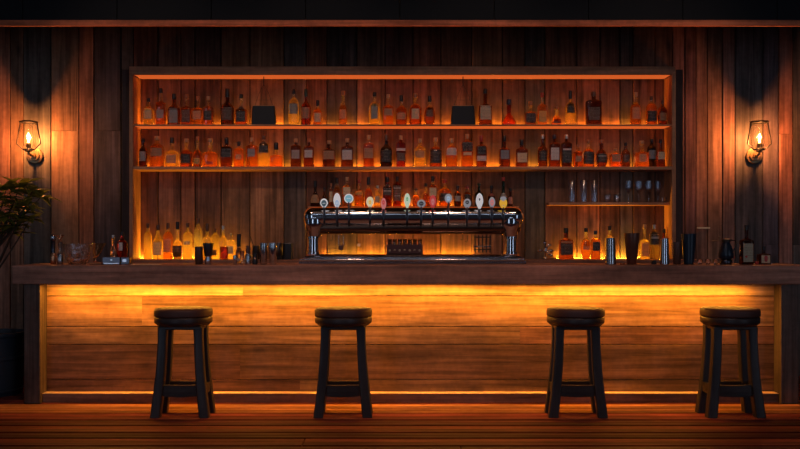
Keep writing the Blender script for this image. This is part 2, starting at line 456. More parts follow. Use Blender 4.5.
# raised ledge behind the beer tower
DL = 8.12
lg = empty('bottle_ledge', (0, DL, 1.6), 'narrow dark wooden ledge behind the chrome beer tower', 'ledge')
ZL = Z(206.6, 8.2)
mb = MB(); mb.box(X(308, DL), X(519, DL), DL, 8.392, ZL - .03, ZL, bev=.003); P_(mb, 'board', M['shelf'], lg)
for px in (311, 515):
    mb = MB(); mb.box(X(px, 8.3) - .01, X(px, 8.3) + .01, 8.2, 8.39, ZL - .2, ZL - .031, bev=.003); P_(mb, 'bracket', M['blackmetal'], lg)
strip(X(347, 8.38), X(462, 8.38), 8.368, 8.386, ZL + .001, ZL + .008, 1, M['led'], lg)

# ------------------------------------------------------------------ bar stools
def leg_mesh(top, bot, w):
    """square leg slightly bowed outwards, from top centre to bottom centre"""
    mb = MB(); rings = []
    n = 9
    for i in range(n):
        t = i / (n - 1); z = bot[2] + (top[2] - bot[2]) * t
        bow = .010 * math.sin(PI * t)
        x = bot[0] + (top[0] - bot[0]) * t; y = bot[1] + (top[1] - bot[1]) * t
        ww = w * (1.12 - .2 * t + (.12 if t > .93 else 0))
        rings.append((z, ww / 2, ww / 2, x - math.copysign(bow, x), y - math.copysign(bow, y) * .5))
    mb.loft(rings, n=9, seg=20, tone=(.2, .2, .2))
    return mb
def make_stool():
    t = empty('bar_stool', (0, 0, 0), 'x', 'bar stool', 'round backless bar stools along the bar')
    mb = MB(); mb.lathe([(.05, .735), (.206, .735), (.2125, .739), (.214, .746), (.214, .768), (.2135, .780), (.209, .789), (.198, .7945), (.12, .797), (.001, .798)], seg=48)
    mb.build('seat', M['seat'], t)
    mb = MB(); mb.lathe([(.05, .668), (.186, .668), (.192, .672), (.200, .682), (.209, .686), (.2115, .692), (.2125, .724), (.2105, .730), (.204, .7345), (.05, .7345)], seg=48)
    mb.build('seat_rim', M['seatrim'], t)
    mb = MB(); mb.box(-.158, .158, -.115, .115, .640, .6675, bev=.008); mb.build('seat_frame', M['stoolx'], t)
    for sx in (-1, 1):
        for sy in (-1, 1):
            leg_mesh((sx * .130, sy * .080, .66), (sx * .180, sy * .098, 0), .066).build('leg', M['stool'], t)
    # footrest boards, front and back slightly arched
    for sy in (-1, 1):
        mb = MB(); n = 13; 
        xs = [-.175 + .35 * i / (n - 1) for i in range(n)]
        rows = []
        for x in xs:
            a = 1 - (x / .175) ** 2
            y = sy * (.085 + .012 * a)
            zt_ = .238 - .004 * a; zb = .160 - .012 * a
            rows.append([mb.bm.verts.new((x, y - .014, zb)), mb.bm.verts.new((x, y + .014, zb)), mb.bm.verts.new((x, y + .014, zt_)), mb.bm.verts.new((x, y - .014, zt_))])
        fs = []
        for r0, r1 in zip(rows, rows[1:]):
            for k in range(4): fs.append(mb.bm.faces.new((r0[k], r0[(k + 1) % 4], r1[(k + 1) % 4], r1[k])))
        fs += [mb.bm.faces.new(rows[0]), mb.bm.faces.new(list(reversed(rows[-1])))]
        mb._attr(fs, (.2, .2, .2)); mb.build('stretcher', M['stoolx'], t)
    for sx in (-1, 1):
        mb = MB(); mb.box(sx * .172 - .014, sx * .172 + .014, -.105, .105, .165, .238, bev=.003); mb.build('stretcher', M['stoolx'], t)
    return t
DS = 6.57
proto = make_stool()
sl = ['black round bar stool nearest the potted plant and left post of the bar',
      'black round bar stool in front of the left half of the beer tower',
      'black round bar stool in front of the chrome faucet, right of the beer tower',
      'black round bar stool nearest the right post of the bar']
for i, px in enumerate((183.5, 343.5, 575.5, 729.8)):
    o = proto if i == 0 else deep_copy(proto)
    o.location = (X(px, DS), DS, 0); o['label'] = sl[i]
    o.rotation_euler.z = math.radians((0, 1.5, -2, 2)[i])

# ------------------------------------------------------------------ bottles
def bottle_rings(style, hw, hd, H, zs, rn):
    n = 2.0
    if style == 'r':       # round shoulders
        R = [(0, .90), (.012, .97), (.03, 1)]
        body = [(0, .9 * hw), (.02 * H, hw), (zs - .16 * H, hw), (zs - .09 * H, .97 * hw), (zs - .03 * H, .82 * hw), (zs + .02 * H, max(rn * 1.5, .5 * hw)), (zs + .07 * H, rn * 1.1), (zs + .11 * H, rn)]
    elif style == 's':     # square with hard shoulders
        body = [(0, .92 * hw), (.015 * H, hw), (zs - .05 * H, hw), (zs - .01 * H, .93 * hw), (zs + .015 * H, max(rn * 1.4, .6 * hw)), (zs + .04 * H, rn * 1.15), (zs + .07 * H, rn)]
    elif style == 't':     # tall, long sloping shoulders
        body = [(0, .9 * hw), (.02 * H, hw), (zs - .2 * H, hw), (zs - .08 * H, .86 * hw), (zs, .62 * hw), (zs + .1 * H, max(rn * 1.15, .36 * hw)), (zs + .2 * H, rn)]
    elif style == 'p':     # flared foot, narrow top
        body = [(0, .95 * hw), (.03 * H, hw), (.15 * H, .97 * hw), (zs * .7, .75 * hw), (zs, .5 * hw), (zs + .08 * H, max(rn * 1.1, .3 * hw)), (zs + .14 * H, rn)]
    elif style == 'f':     # full round flask, wide in the middle
        body = [(0, .55 * hw), (.02 * H, .68 * hw), (zs * .28, .93 * hw), (zs * .55, hw), (zs * .8, .9 * hw), (zs, .62 * hw), (zs + .05 * H, max(rn * 1.1, .3 * hw)), (zs + .1 * H, rn)]
    body = [(min(z, H * .93), w) for z, w in body]
    out = []
    for z, w in body:
        if out and z <= out[-1][0]: continue
        out.append((z, w))
    out.append((H * .955, rn)); out.append((H * .958, rn * 1.18)); out.append((H * .985, rn * 1.18)); out.append((H, rn * .9))
    return out
LIB = {}
def bottle(px, w, yt, ysh, yb, d, style, gl, lab=None, cap='black', capf=.12, square=None, level=None, depth=None, desc='', where='', group='', zb=None, name='liquor_bottle', cat='bottle', loose=True, mark=None):
    k = d / F
    hw = w * k / 2; H = (yb - yt) * k; zs = (yb - ysh) * k
    sq = 5.0 if (square if square is not None else style == 's') else 2.0
    hd = (depth or (hw if sq == 2 else min(hw, .042))); hd = min(hd, .046)
    rn = min(max(.0125, hw * .27), .019) if hw > .03 else hw * .45
    rings = bottle_rings(style, hw, hd, H, zs, rn)
    lv = level if level is not None else zs + .04 * H
    rr = []
    for z, wd in rings:
        f = wd / hw
        dd = hd * f if wd > rn * 1.2 else wd
        rr.append((z, wd, max(dd, min(wd, hd)) if wd < hd else dd, 0, 0, sq if wd > rn * 1.6 else 2.0))
    mb = MB()
    mb.loft(rr, seg=28, mif=lambda ri: 0 if rings[ri][0] <= lv else 1)
    top_mat = M['g_pale'] if gl in ('amber', 'orange', 'gold', 'pale') else M['g_' + gl]
    zb_ = zb if zb is not None else CH + (240 - yb) * k
    o = mb.build(name, [M['g_' + gl], top_mat], loc=(X(px, d), d, zb_ + .0012))
    # cap
    ch = max(H * capf, .012)
    mb = MB(); rc = rn * 1.28
    mb.lathe([(rc * .96, H - ch), (rc, H - ch + .002), (rc, H - .0), (rc * .92, H + .003), (.002, H + .0035)], seg=20)
    mb.build('cap', M['c_' + cap], o)
    if lab:
        labs = lab if isinstance(lab, list) else [lab]
        for lc, f0, f1, *rest in labs:
            wf = rest[0] if rest else .8
            mb = MB(); z0, z1 = H * f0, H * f1
            def wat(z):
                for (za, wa), (zb2, wb) in zip(rings, rings[1:]):
                    if za <= z <= zb2: return wa + (wb - wa) * (z - za) / max(1e-6, zb2 - za)
                return rings[-1][1]
            ns, nz = 14, 5; grid = []
            for j in range(nz + 1):
                z = z0 + (z1 - z0) * j / nz; wv = wat(z)
                row = []
                for i in range(ns + 1):
                    u = -1 + 2 * i / ns; x = u * wf * .985
                    # rounded ends of the label
                    y = -(max(0, 1 - abs(x) ** sq)) ** (1 / sq)
                    row.append(mb.bm.verts.new((x * wv * 1.01, y * (hd * wv / hw) * 1.0 - .0012, z)))
                grid.append(row)
            fs = []
            for j in range(nz):
                for i in range(ns): fs.append(mb.bm.faces.new((grid[j][i], grid[j][i + 1], grid[j + 1][i + 1], grid[j + 1][i])))
            for f in fs: f.smooth = True
            mb._attr(fs, (.2, .2, .2)); lo = mb.build('label', M['l_' + lc], o)
    if mark:
        mark(o, hw, hd, H)
    full = (desc + ', ' + where) if where else desc
    tag(o, full, cat, group)
    return o

ORD = ['leftmost', 'second from the left', 'third from the left', 'fourth from the left', 'fifth from the left', 'sixth from the left', 'seventh from the left',
 'eighth from the left', 'ninth from the left', 'tenth from the left']
def ordn(i, n):
    w = ['first', 'second', 'third', 'fourth', 'fifth', 'sixth', 'seventh', 'eighth', 'ninth', 'tenth', 'eleventh', 'twelfth', 'thirteenth', 'fourteenth', 'fifteenth', 'sixteenth', 'seventeenth', 'eighteenth']
    if i == 0: return 'leftmost'
    if i == n - 1: return 'rightmost'
    return (w[i] + ' from left') if i < (n + 1) // 2 else (w[n - 1 - i] + ' from right')
def row(specs, yb, d, shelf_phrase, group, zb):
    specs = sorted(specs, key=lambda s: s[0]); n = len(specs)
    for i, s in enumerate(specs):
        px, w, yt, ysh, st, gl, lab, cap, desc = s[:9]
        kw = s[9] if len(s) > 9 else {}
        dd = d + kw.pop('dd', 0) if kw else d
        bottle(px, w, yt, ysh, yb, dd, st, gl, lab, cap, desc=desc, where=ordn(i, n) + ' ' + shelf_phrase, group=group, zb=zb, **kw)
DBt = 8.285
SH1 = [
 (148.5, 10, 96, 105, 'r', 'gold', ('cream', .25, .62), 'black', 'pale gold bottle with cream label'),
 (161, 9, 86, 100, 's', 'amber', ('grey', .2, .42), 'black', 'slim square amber bottle with grey label'),
 (174, 12.6, 91.5, 104, 'r', 'brown', ('grey', .08, .55, .72), 'black', 'broad brown bottle with arched grey label', {'capf': .16}),
 (186.6, 10.4, 92, 105, 's', 'amber', ('brown', .1, .5), 'amber', 'square amber bottle with brown label'),
 (197.8, 10.4, 94, 106, 's', 'orange', ('peach', .22, .5), 'amber', 'square orange bottle with peach label'),
 (208.4, 9.4, 94, 105, 's', 'amber', ('black', .18, .5), 'cork', 'square amber bottle with black slanted label'),
 (227.4, 13.6, 86.5, 102, 'r', 'dark', ('brown', .15, .5), 'black', 'dark bottle with long black cap', {'capf': .22}),
 (241.4, 11.4, 92, 107, 's', 'amber', ('black', .12, .62), 'black', 'amber bottle with big black label'),
 (293.8, 10.4, 87, 97, 'r', 'gold', ('bluegrey', .32, .6), 'black', 'tall golden bottle with blue-grey label'),
 (306, 9.6, 87, 101, 'r', 'red', ('tan', .2, .5), 'green', 'red-brown bottle with tan label and green cap', {'capf': .2}),
 (317.6, 8.4, 98, 107, 'r', 'orange', ('cream', .14, .5), 'black', 'small orange bottle with cream label', {'capf': .22}),
 (343, 8.6, 88.5, 103, 't', 'orange', ('peach', .2, .46), 'amber', 'slender long-necked orange bottle standing alone'),
 (374.5, 11.4, 90, 101, 'r', 'gold', ('bluegrey', .2, .66, .6), 'black', 'golden bottle with long blue-grey label'),
 (388.3, 10.4, 92, 104, 's', 'orange', ('tan', .32, .54), 'cork', 'squared orange bottle with tan label'),
 (401.4, 11, 93, 105, 'r', 'amber', ('peach', .2, .42), 'black', 'amber bottle with peach label and tall black cap', {'capf': .2}),
 (415.4, 12.4, 91, 103, 'r', 'amber', ('cream', .2, .52, .62), 'amber', 'broad amber bottle with square cream label'),
 (429.6, 11.2, 93.5, 105, 'f', 'amber', ('brown', .3, .62, .7), 'black', 'rounded amber bottle with dark brown label', {'capf': .2}),
 (485.3, 13.2, 86.5, 103, 's', 'brown', ('cream', .16, .54, .82), 'black', 'broad brown bottle with large cream label'),
 (509, 14.6, 97, 114, 'p', 'red', None, 'navy', 'flared red bottle with navy cap', {'capf': .2}),
 (530.4, 11.4, 99, 110, 's', 'amber', ('black', .12, .5, .9), 'amber', 'low square amber bottle with black label', {'capf': .18}),
 (542.2, 9.6, 90.5, 103, 's', 'orange', ('gold', .1, .44), 'red', 'slim orange bottle with gold label'),
 (556.6, 10.6, 104, 114, 'p', 'orange', ('red', .12, .36), 'amber', 'short flared orange bottle'),
 (570.4, 10.4, 88.5, 101, 'r', 'gold', ('black', .36, .66, .75), 'black', 'golden bottle with black label and long cap', {'capf': .22}),
 (593.6, 15.4, 89.5, 98, 's', 'dark', ('brown', .16, .54, .7), 'brown', 'big square dark brown bottle'),
 (635.6, 11, 90, 102, 'r', 'orange', ('peach', .2, .6, .75), 'cork', 'bright orange bottle with peach label'),
 (651.3, 11, 94, 102, 'r', 'orange', ('black', .14, .5), 'brown', 'orange bottle with black square label'),
 (662.4, 9.0, 98, 105, 'r', 'brown', ('tan', .2, .5), 'brown', 'dim brown bottle with tan label'),
]
row(SH1, 123.4, DBt, 'on the top shelf', 'bottles on the top shelf', Z1)
SH2 = [
 (143.2, 8.0, 137, 146, 'r', 'dark', ('grey', .22, .55), 'black', 'dark bottle with grey label'),
 (157, 14.6, 134.5, 143, 'r', 'orange', ('tan', .36, .62), 'cork', 'broad orange bottle with tan label'),
 (172.2, 13, 136, 150, 's', 'gold', ('peach', .14, .42, .75), 'black', 'wide pale bottle with peach label', {'capf': .18}),
 (186.3, 12.4, 137, 149, 'r', 'amber', ('black', .14, .46, .8), 'cork', 'rounded amber bottle with black label'),
 (197.4, 8.2, 135, 149, 'r', 'amber', ('gold', .1, .3), 'amber', 'small amber bottle with long neck'),
 (210.3, 15, 137, 151, 's', 'orange', ('red', .1, .2, .5), 'cork', 'wide low orange bottle'),
 (226.6, 11.6, 136, 145, 's', 'brown', ('black', .34, .7, .9), 'black', 'square brown bottle with black label', {'capf': .2}),
 (239, 10, 140, 147, 's', 'orange', ('amber' if False else 'peach', .3, .5, .5), 'black', 'short square orange bottle', {'capf': .16}),
 (251.9, 12, 136, 144, 's', 'orange', ('bluegrey', .36, .62, .6), 'cork', 'broad orange bottle with blue-grey oval label'),
 (264, 10.6, 134, 142, 's', 'gold', ('black', .45, .82, .9), 'brown', 'yellow bottle with black upper label'),
 (276.2, 12.6, 141, 154, 's', 'orange', None, 'black', 'low orange bottle with black stopper', {'capf': .28}),
 (296, 10.4, 137, 144, 's', 'brown', ('grey', .3, .6, .75), 'cork', 'brown bottle with round grey label'),
 (308.9, 10, 137, 145, 's', 'brown', ('white', .34, .6, .8), 'amber', 'brown bottle with white label'),
 (329.1, 12.4, 139, 148, 's', 'brown', ('tan', .3, .62, .9), 'cork', 'brown decanter-shaped bottle with tan label'),
 (347.3, 12, 137, 145, 's', 'brown', ('white', .26, .6, .82), 'cork', 'brown bottle with large white label'),
 (368.8, 10.6, 133.5, 142, 's', 'amber', ('tan', .28, .6, .88), 'cork', 'amber bottle with tan label'),
 (386.2, 12, 133, 145, 'r', 'black', ('black', .16, .52, .85), 'brown', 'black bottle with black printed label', {'capf': .18}),
 (400.9, 9.4, 134, 141, 's', 'red', [('white', .52, .6, .95), ('brown', .2, .46, .9)], 'cork', 'red bottle with white band'),
 (420, 12, 137, 145, 'r', 'gold', ('tan', .34, .58, .8), 'cork', 'broad golden bottle with tan label'),
 (435.8, 12.2, 136, 146, 'r', 'amber', ('black', .14, .6, .92), 'cork', 'amber bottle with tall black label'),
 (451.5, 12, 137, 145, 'r', 'orange', ('white', .42, .68, .85), 'cork', 'orange bottle with white upper label'),
 (467.2, 11.6, 132.5, 140, 's', 'orange', [('black', .48, .76, .9), ('cream', .36, .45, .7)], 'cork', 'tall orange bottle with black and cream labels'),
 (481.3, 10.4, 134, 144, 's', 'brown', [('black', .4, .66, .8), ('white', .2, .36, .9)], 'red', 'brown bottle with black above white label', {'capf': .18}),
 (504.5, 10.6, 134, 147, 's', 'brown', ('bluegrey', .26, .54, .8), 'black', 'brown bottle with blue-grey label', {'capf': .18}),
 (521.7, 11.8, 138, 147, 's', 'brown', ('cream', .18, .52, .82), 'black', 'brown bottle with cream label', {'capf': .2}),
 (542.6, 9.6, 133, 145, 'r', 'brown', ('black', .2, .5), 'silver', 'dark slim bottle with silver cap'),
 (554.4, 11, 133, 142, 's', 'brown', ('white', .22, .6, .75), 'navy', 'brown bottle with tall white label'),
 (566.4, 10.4, 133, 141, 's', 'dark', [('black', .14, .5, .9), ('white', .52, .57, .8)], 'silver', 'dark square bottle with black label'),
 (577.8, 9, 143, 150, 's', 'amber', ('tan', .25, .5, .6), 'amber', 'short plain amber bottle'),
 (588.5, 11.8, 138, 148, 'r', 'orange', ('black', .12, .56, .9), 'amber', 'orange bottle with arched black label'),
 (601.5, 11.8, 138, 149, 'f', 'brown', [('black', .18, .5, .85), ('grey', .38, .44, .7)], 'amber', 'round dark bottle with grey band'),
 (615.4, 11, 147, 152, 's', 'amber', ('tan', .3, .7, .8), 'cork', 'low amber bottle with tan label'),
 (625.6, 9, 141, 149, 'r', 'brown', ('brown', .2, .5), 'black', 'narrow dark brown bottle'),
 (641.6, 13.8, 139, 151, 's', 'orange', ('peach', .2, .5, .5), 'cork', 'broad bright orange bottle'),
 (651.6, 8.8, 137, 144, 'r', 'black', ('bluegrey', .3, .6), 'black', 'tall black bottle', {'dd': .028}),
 (660.6, 9.0, 138, 149, 'r', 'brown', ('cream', .28, .55, .8), 'black', 'brown bottle with cream label', {'dd': -.03}),
]
row(SH2, 165.6, DBt, 'on the second shelf', 'bottles on the second shelf', Z2)
BL = [
 (148, 8, 224, 233, 'r', 'gold', None, 'brown', 'narrow golden bottle'),
 (158, 10.6, 225, 238, 't', 'gold', ('cream', .12, .52, .82), 'brown', 'sloping golden bottle with cream label', {'capf': .16}),
 (168, 9.6, 223.6, 233, 'r', 'orange', ('peach', .2, .56, .8), 'brown', 'orange-gold bottle with peach label', {'capf': .16}),
 (177.6, 10.6, 222, 241, 'f', 'gold', ('brown', .06, .36, .9), 'black', 'gold bottle with dark lower label', {'capf': .2, 'dd': -.08}),
 (187.7, 9.6, 223.6, 233, 'r', 'gold', ('cream', .4, .5, .7), 'brown', 'golden bottle with thin cream band'),
 (198.2, 8.6, 219, 228, 'r', 'pale', None, 'brown', 'tall pale bottle behind the dark cup'),
 (207.2, 9.4, 224, 237, 'r', 'gold', None, 'brown', 'golden bottle behind the tapered jigger', {'capf': .22, 'dd': -.07}),
 (215.2, 8.6, 229, 235, 'r', 'gold', ('brown', .12, .3, .5), 'brown', 'golden bottle with flat brown lid', {'dd': .035}),
 (223, 8, 226, 237, 'r', 'gold', None, 'silver', 'golden bottle behind the amber tumbler', {'dd': -.06}),
 (231, 9, 233.5, 241, 's', 'gold', ('cream', .2, .5, .7), 'gold', 'short square golden bottle'),
]
row(BL, 259.3, 8.27, 'on the back counter, left group', 'bottles at left end of the back counter', BCZ)
BRt = [
 (566, 14, 228.5, 240, 's', 'brown', [('black', .14, .5, .85), ('tan', .52, .58, .8)], 'black', 'squat brown bottle with black label', {'capf': .16}),
 (586, 10.6, 228.5, 240, 'f', 'orange', ('peach', .3, .6, .7), 'black', 'pear-shaped orange bottle'),
 (595.5, 8.6, 231, 239, 's', 'orange', ('black', .3, .62, .85), 'navy', 'orange bottle with black label', {'dd': -.1}),
 (609.6, 9.4, 226.5, 237, 'r', 'gold', ('cream', .2, .4), 'black', 'golden bottle behind the steel shaker'),
 (644.6, 9.8, 225, 241, 's', 'gold', ('peach', .08, .48, .82), 'cork', 'golden bottle with peach label'),
 (654.2, 9.8, 225, 232, 'r', 'gold', [('black', .42, .8, 1.0), ('grey', .6, .66, .8)], 'silver', 'gold bottle with black upper half', {'dd': -.1}),
 (664, 5.6, 229.5, 238, 'r', 'brown', None, 'black', 'narrow brown bottle behind the shaker', {'dd': .03}),
]
row(BRt, 259.3, 8.27, 'on the back counter, right group', 'bottles at right end of the back counter', BCZ)
TW = [
 (315.2, 9.6, 181.5, 196, 't', 'dark', ('tan', .14, .46, .9), 'black', 'dark conical bottle with tan label', {'capf': .25}),
 (324.5, 4.6, 188, 196, 'r', 'brown', None, 'black', 'thin brown bottle'),
 (331, 4, 184, 190, 'r', 'orange', ('cream', .2, .65), 'amber', 'very slim orange bottle with cream strip'),
 (337, 7, 178, 188, 'r', 'orange', ('tan', .2, .5), 'black', 'orange bottle with black cap', {'capf': .2}),
 (347, 9, 178, 187, 's', 'orange', ('cream', .4, .66, .8), 'cork', 'square orange bottle with cream label'),
 (359.2, 9.8, 180.5, 191, 'r', 'orange', ('gold', .45, .6), 'red', 'bright orange bottle'),
 (368.5, 7.6, 178, 190, 'r', 'amber', None, 'black', 'plain amber bottle with long black cap', {'capf': .25}),
 (377.5, 7.4, 186, 194, 't', 'pale', ('grey', .2, .5, .6), 'silver', 'small clear bottle'),
 (387.4, 9, 178, 187, 's', 'red', [('black', .38, .76, .95), ('white', .50, .55, .8)], 'black', 'red bottle with black and white bands', {'capf': .16}),
 (397.2, 8.4, 177, 184, 's', 'red', [('brown', .2, .7, .95), ('white', .60, .64, .8), ('white', .34, .38, .7)], 'black', 'square dark red bottle with white slashes', {'capf': .16}),
 (416, 7, 189, 196, 'r', 'orange', None, 'brown', 'low glowing orange bottle'),
 (426, 5.6, 184, 194, 'r', 'amber', None, 'black', 'narrow amber bottle'),
 (432.8, 8.2, 177, 187, 's', 'amber', ('cream', .34, .62, .85), 'black', 'amber bottle with cream label', {'capf': .16}),
 (445, 12, 180, 189, 'r', 'orange', ('black', .2, .5, .9), 'red', 'wide orange bottle with black label'),
 (457.6, 7, 186, 193, 'r', 'dark', ('grey', .25, .5), 'black', 'small dark bottle with grey label'),
 (467.2, 7.8, 186.5, 193, 'r', 'orange', ('black', .3, .6), 'red', 'orange bottle with black label and red cap'),
 (479, 9, 184, 193, 'r', 'green', None, 'green', 'dark green bottle behind the white paddle', {'capf': .1}),
 (491.5, 7.2, 186, 195, 'r', 'dark', ('red', .5, .64), 'black', 'small dark bottle with red band'),
 (503.3, 9, 178, 196, 't', 'green', ('grey', .32, .46, .9), 'red', 'tall dark green bottle with grey label'),
 (510.3, 4.6, 189, 197, 'r', 'brown', ('pink', .16, .55, .9), 'black', 'small bottle with pink label'),
]
TW = [t[:9] + ({**(t[9] if len(t) > 9 else {}), 'dd': (.04 if i % 2 else -.04)},) for i, t in enumerate(TW)]
row(TW, 207, 8.255, 'on the tower ledge', 'bottles on the ledge behind the beer tower', ZL)

# ------------------------------------------------------------------ beer tower
DT = 7.50
def C(px, py, d=DT): return Vector((X(px, d), d, Z(py, d)))
tw = empty('beer_tower', (X(413, DT), DT, 1.1), 'long chrome beer tower on two pillars with a row of taps', 'beer tap tower')
zt_c = Z(217, DT); rt = 10.6 * DT / F
def capsule(x0, x1, z, r, sq=1.0, n=10, inset=0):
    """horizontal tube along x with rounded ends"""
    pts = []; rad = []
    for i in range(n + 1):
        a = PI / 2 * i / n
        pts.append((x0 + r * (1 - math.sin(a)), DT, z)); rad.append(max(r * math.sin(math.acos(min(1, 1 - 0))) if False else r * math.cos(PI / 2 - a) if i else r * .06, r * .06))
    pts = []; rad = []
    for i in range(n + 1):
        a = PI / 2 * i / n
        pts.append((x0 + r * (1 - math.cos(a)), DT, z)); rad.append(max(r * math.sin(a), r * .04))
    for i in range(n, -1, -1):
        a = PI / 2 * i / n
        pts.append((x1 - r * (1 - math.cos(a)), DT, z)); rad.append(max(r * math.sin(a), r * .04))
    return pts, rad
mb = MB(); p, r = capsule(X(303, DT), X(524, DT), zt_c, rt); mb.tube(p, r, seg=40)
P_(mb, 'tube', M['chrome'], tw)
# bronze under-body that blends down to the pillars
mb = MB(); p, r = capsule(X(306, DT), X(521, DT), Z(227.5, DT), 6.6 * DT / F); mb.tube(p, r, seg=28)
P_(mb, 'lower_rail', M['bronze'], tw)
for px in (313.5, 511):
    mb = MB(); x = X(px, DT); s = DT / F
    mb.lathe([(6.2 * s, Z(254.5, DT)), (7.2 * s, Z(254, DT)), (7.2 * s, Z(252, DT)), (6.1 * s, Z(251.4, DT)), (5.9 * s, Z(239, DT)), (7.0 * s, Z(238.4, DT)), (7.0 * s, Z(236.6, DT)), (6.2 * s, Z(236, DT)), (7.6 * s, Z(231, DT)), (3 * s, Z(229, DT))], (x, DT, 0), seg=32)
    P_(mb, 'pillar', M['chrome'], tw)
# plinth / drip tray with chamfered ends
mb = MB()
def frus(x0, x1, y0, y1, z0, x0t, x1t, y0t, y1t, z1):
    v = [mb.bm.verts.new(q) for q in ((x0, y0, z0), (x1, y0, z0), (x1, y1, z0), (x0, y1, z0), (x0t, y0t, z1), (x1t, y0t, z1), (x1t, y1t, z1), (x0t, y1t, z1))]
    fs = [mb.bm.faces.new([v[i] for i in q]) for q in ((3, 2, 1, 0), (4, 5, 6, 7), (0, 1, 5, 4), (1, 2, 6, 5), (2, 3, 7, 6), (3, 0, 4, 7))]
    mb._attr(fs, (.2, .2, .2))
d0 = 7.34
frus(X(298, d0), X(527, d0), d0, 7.62, 1.1015, X(298, d0), X(527, d0), d0, 7.62, 1.113)
frus(X(298.5, d0), X(526.5, d0), d0 + .002, 7.615, 1.1132, X(303, d0), X(523, d0), d0 + .012, 7.6, 1.153)
frus(X(304, d0), X(522, d0), d0 + .019, 7.6, 1.1532, X(306, d0), X(520, d0), d0 + .05, 7.6, Z(254.3, 7.42))
bmesh.ops.bevel(mb.bm, geom=list(mb.bm.edges), offset=.005, segments=4, affect='EDGES')
harden(P_(mb, 'drip_tray', M['tray'], tw), 50)
mb = MB(); mb.tube([(X(300, d0), d0 + .001, 1.134), (X(525, d0), d0 + .001, 1.134)], .012, seg=32); P_(mb, 'tray_lip', M['chrome'], tw)  # chrome roll added to catch a bright line along the tray
for px in (315, 510):    # the tube bends down into its pillars
    mb = MB(); s = DT / F
    mb.lathe([(.3 * s, Z(211, DT)), (8 * s, Z(212, DT)), (10.6 * s, Z(217, DT)), (11.2 * s, Z(222, DT)), (10.2 * s, Z(227, DT)), (8.2 * s, Z(231, DT)), (7.0 * s, Z(234.5, DT)), (6.4 * s, Z(236.4, DT)), (.3 * s, Z(236.5, DT))], (X(px, DT), DT, 0), seg=32)
    P_(mb, 'elbow', M['chrome'], tw)
# taps
def badge_round(mb, c, rx, rz, th, mi=0, sq=2.0, tip=0.0):
    """upright medallion facing the guests; tip > 0 draws the foot out to a point"""
    seg = 28; rings = []
    for yy, sc in ((c[1] - th, .9), (c[1] - th * .7, 1.0), (c[1] + th, 1.0)):
        ring = []
        for k in range(seg):
            t = 2 * PI * k / seg; ct, st = math.cos(t), math.sin(t)
            x = math.copysign(abs(ct) ** (2 / sq), ct) * rx; z = math.copysign(abs(st) ** (2 / sq), st) * rz
            if tip and z < 0: x *= (1 - tip * (-z / rz) ** 1.3)
            ring.append(mb.bm.verts.new((c[0] + x * sc, yy, c[2] + z * sc)))
        rings.append(ring)
    fs = []
    for a, b in zip(rings, rings[1:]):
        for k in range(seg): fs.append(mb.bm.faces.new((a[k], a[(k + 1) % seg], b[(k + 1) % seg], b[k])))
    fs += [mb.bm.faces.new(rings[0]), mb.bm.faces.new(list(reversed(rings[-1])))]
    mb._attr(fs, (.2, .2, .2), mi)
BD = {'white': (.72, .75, .78), 'sky': (.22, .50, .62), 'teal': (.05, .10, .13), 'creamy': (.80, .74, .50), 'rose': (.62, .22, .22), 'leaf': (.10, .40, .20),
      'ash': (.30, .32, .36), 'yellow': (.85, .50, .05), 'paleblue': (.40, .55, .72), 'crimson': (.55, .06, .06), 'mint': (.62, .80, .62), 'char': (.03, .03, .035)}
for k, v in BD.items():   # emission added to the tap medallions so they read brighter
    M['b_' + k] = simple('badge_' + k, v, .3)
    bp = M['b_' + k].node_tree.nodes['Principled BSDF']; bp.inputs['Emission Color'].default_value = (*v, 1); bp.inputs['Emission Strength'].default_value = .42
dtap = 7.40; st = dtap / F
#  px, y centre, half w, half h, tip, ring colour, face colour, face scale, extras
TAPS = [
 (324, 203.3, 3.9, 4.8, .45, 'white', 'teal', .68, None, 'black tap with round dark badge rimmed white'),
 (337, 200.5, 3.6, 7.4, .15, 'white', 'paleblue', .55, 'low', 'tap with tall white and pale blue badge'),
 (348.8, 198.5, 4.7, 4.7, .0, 'white', 'sky', .76, None, 'tap with round sky blue badge'),
 (370, 202.3, 3.9, 5.6, .4, 'creamy', 'yellow', .35, None, 'tap with cream shield badge'),
 (383.5, 204, 2.8, 6, .3, 'rose', 'crimson', .5, 'high', 'tap with slim pink and red badge'),
 (407.2, 201.2, 3.3, 8, .6, 'mint', 'leaf', .32, 'high', 'tap with pale green almond-shaped paddle'),
 (421.3, 203.6, 4.2, 4, .0, 'ash', 'char', .55, None, 'tap with grey rounded badge'),
 (432.8, 202, 3.5, 7, .5, 'crimson', 'rose', .5, None, 'tap with red and pink badge'),
 (448.4, 198.6, 3.8, 4.8, .3, 'ash', 'paleblue', .5, None, 'tap with grey shield badge'),
 (467.2, 203.5, 3.8, 4.8, .2, 'ash', 'char', .5, 'high', 'tap with dull grey badge'),
 (479.5, 201.6, 3.7, 8.4, .6, 'white', 'char', .2, 'high', 'tap with white almond-shaped paddle'),
 (492, 202.6, 3.2, 5.4, .3, 'ash', 'rose', .62, None, 'tap with pink and grey badge'),
 (503.3, 203.2, 3.9, 5.4, .15, 'yellow', 'ash', .5, 'ring', 'tap with yellow round badge'),
]
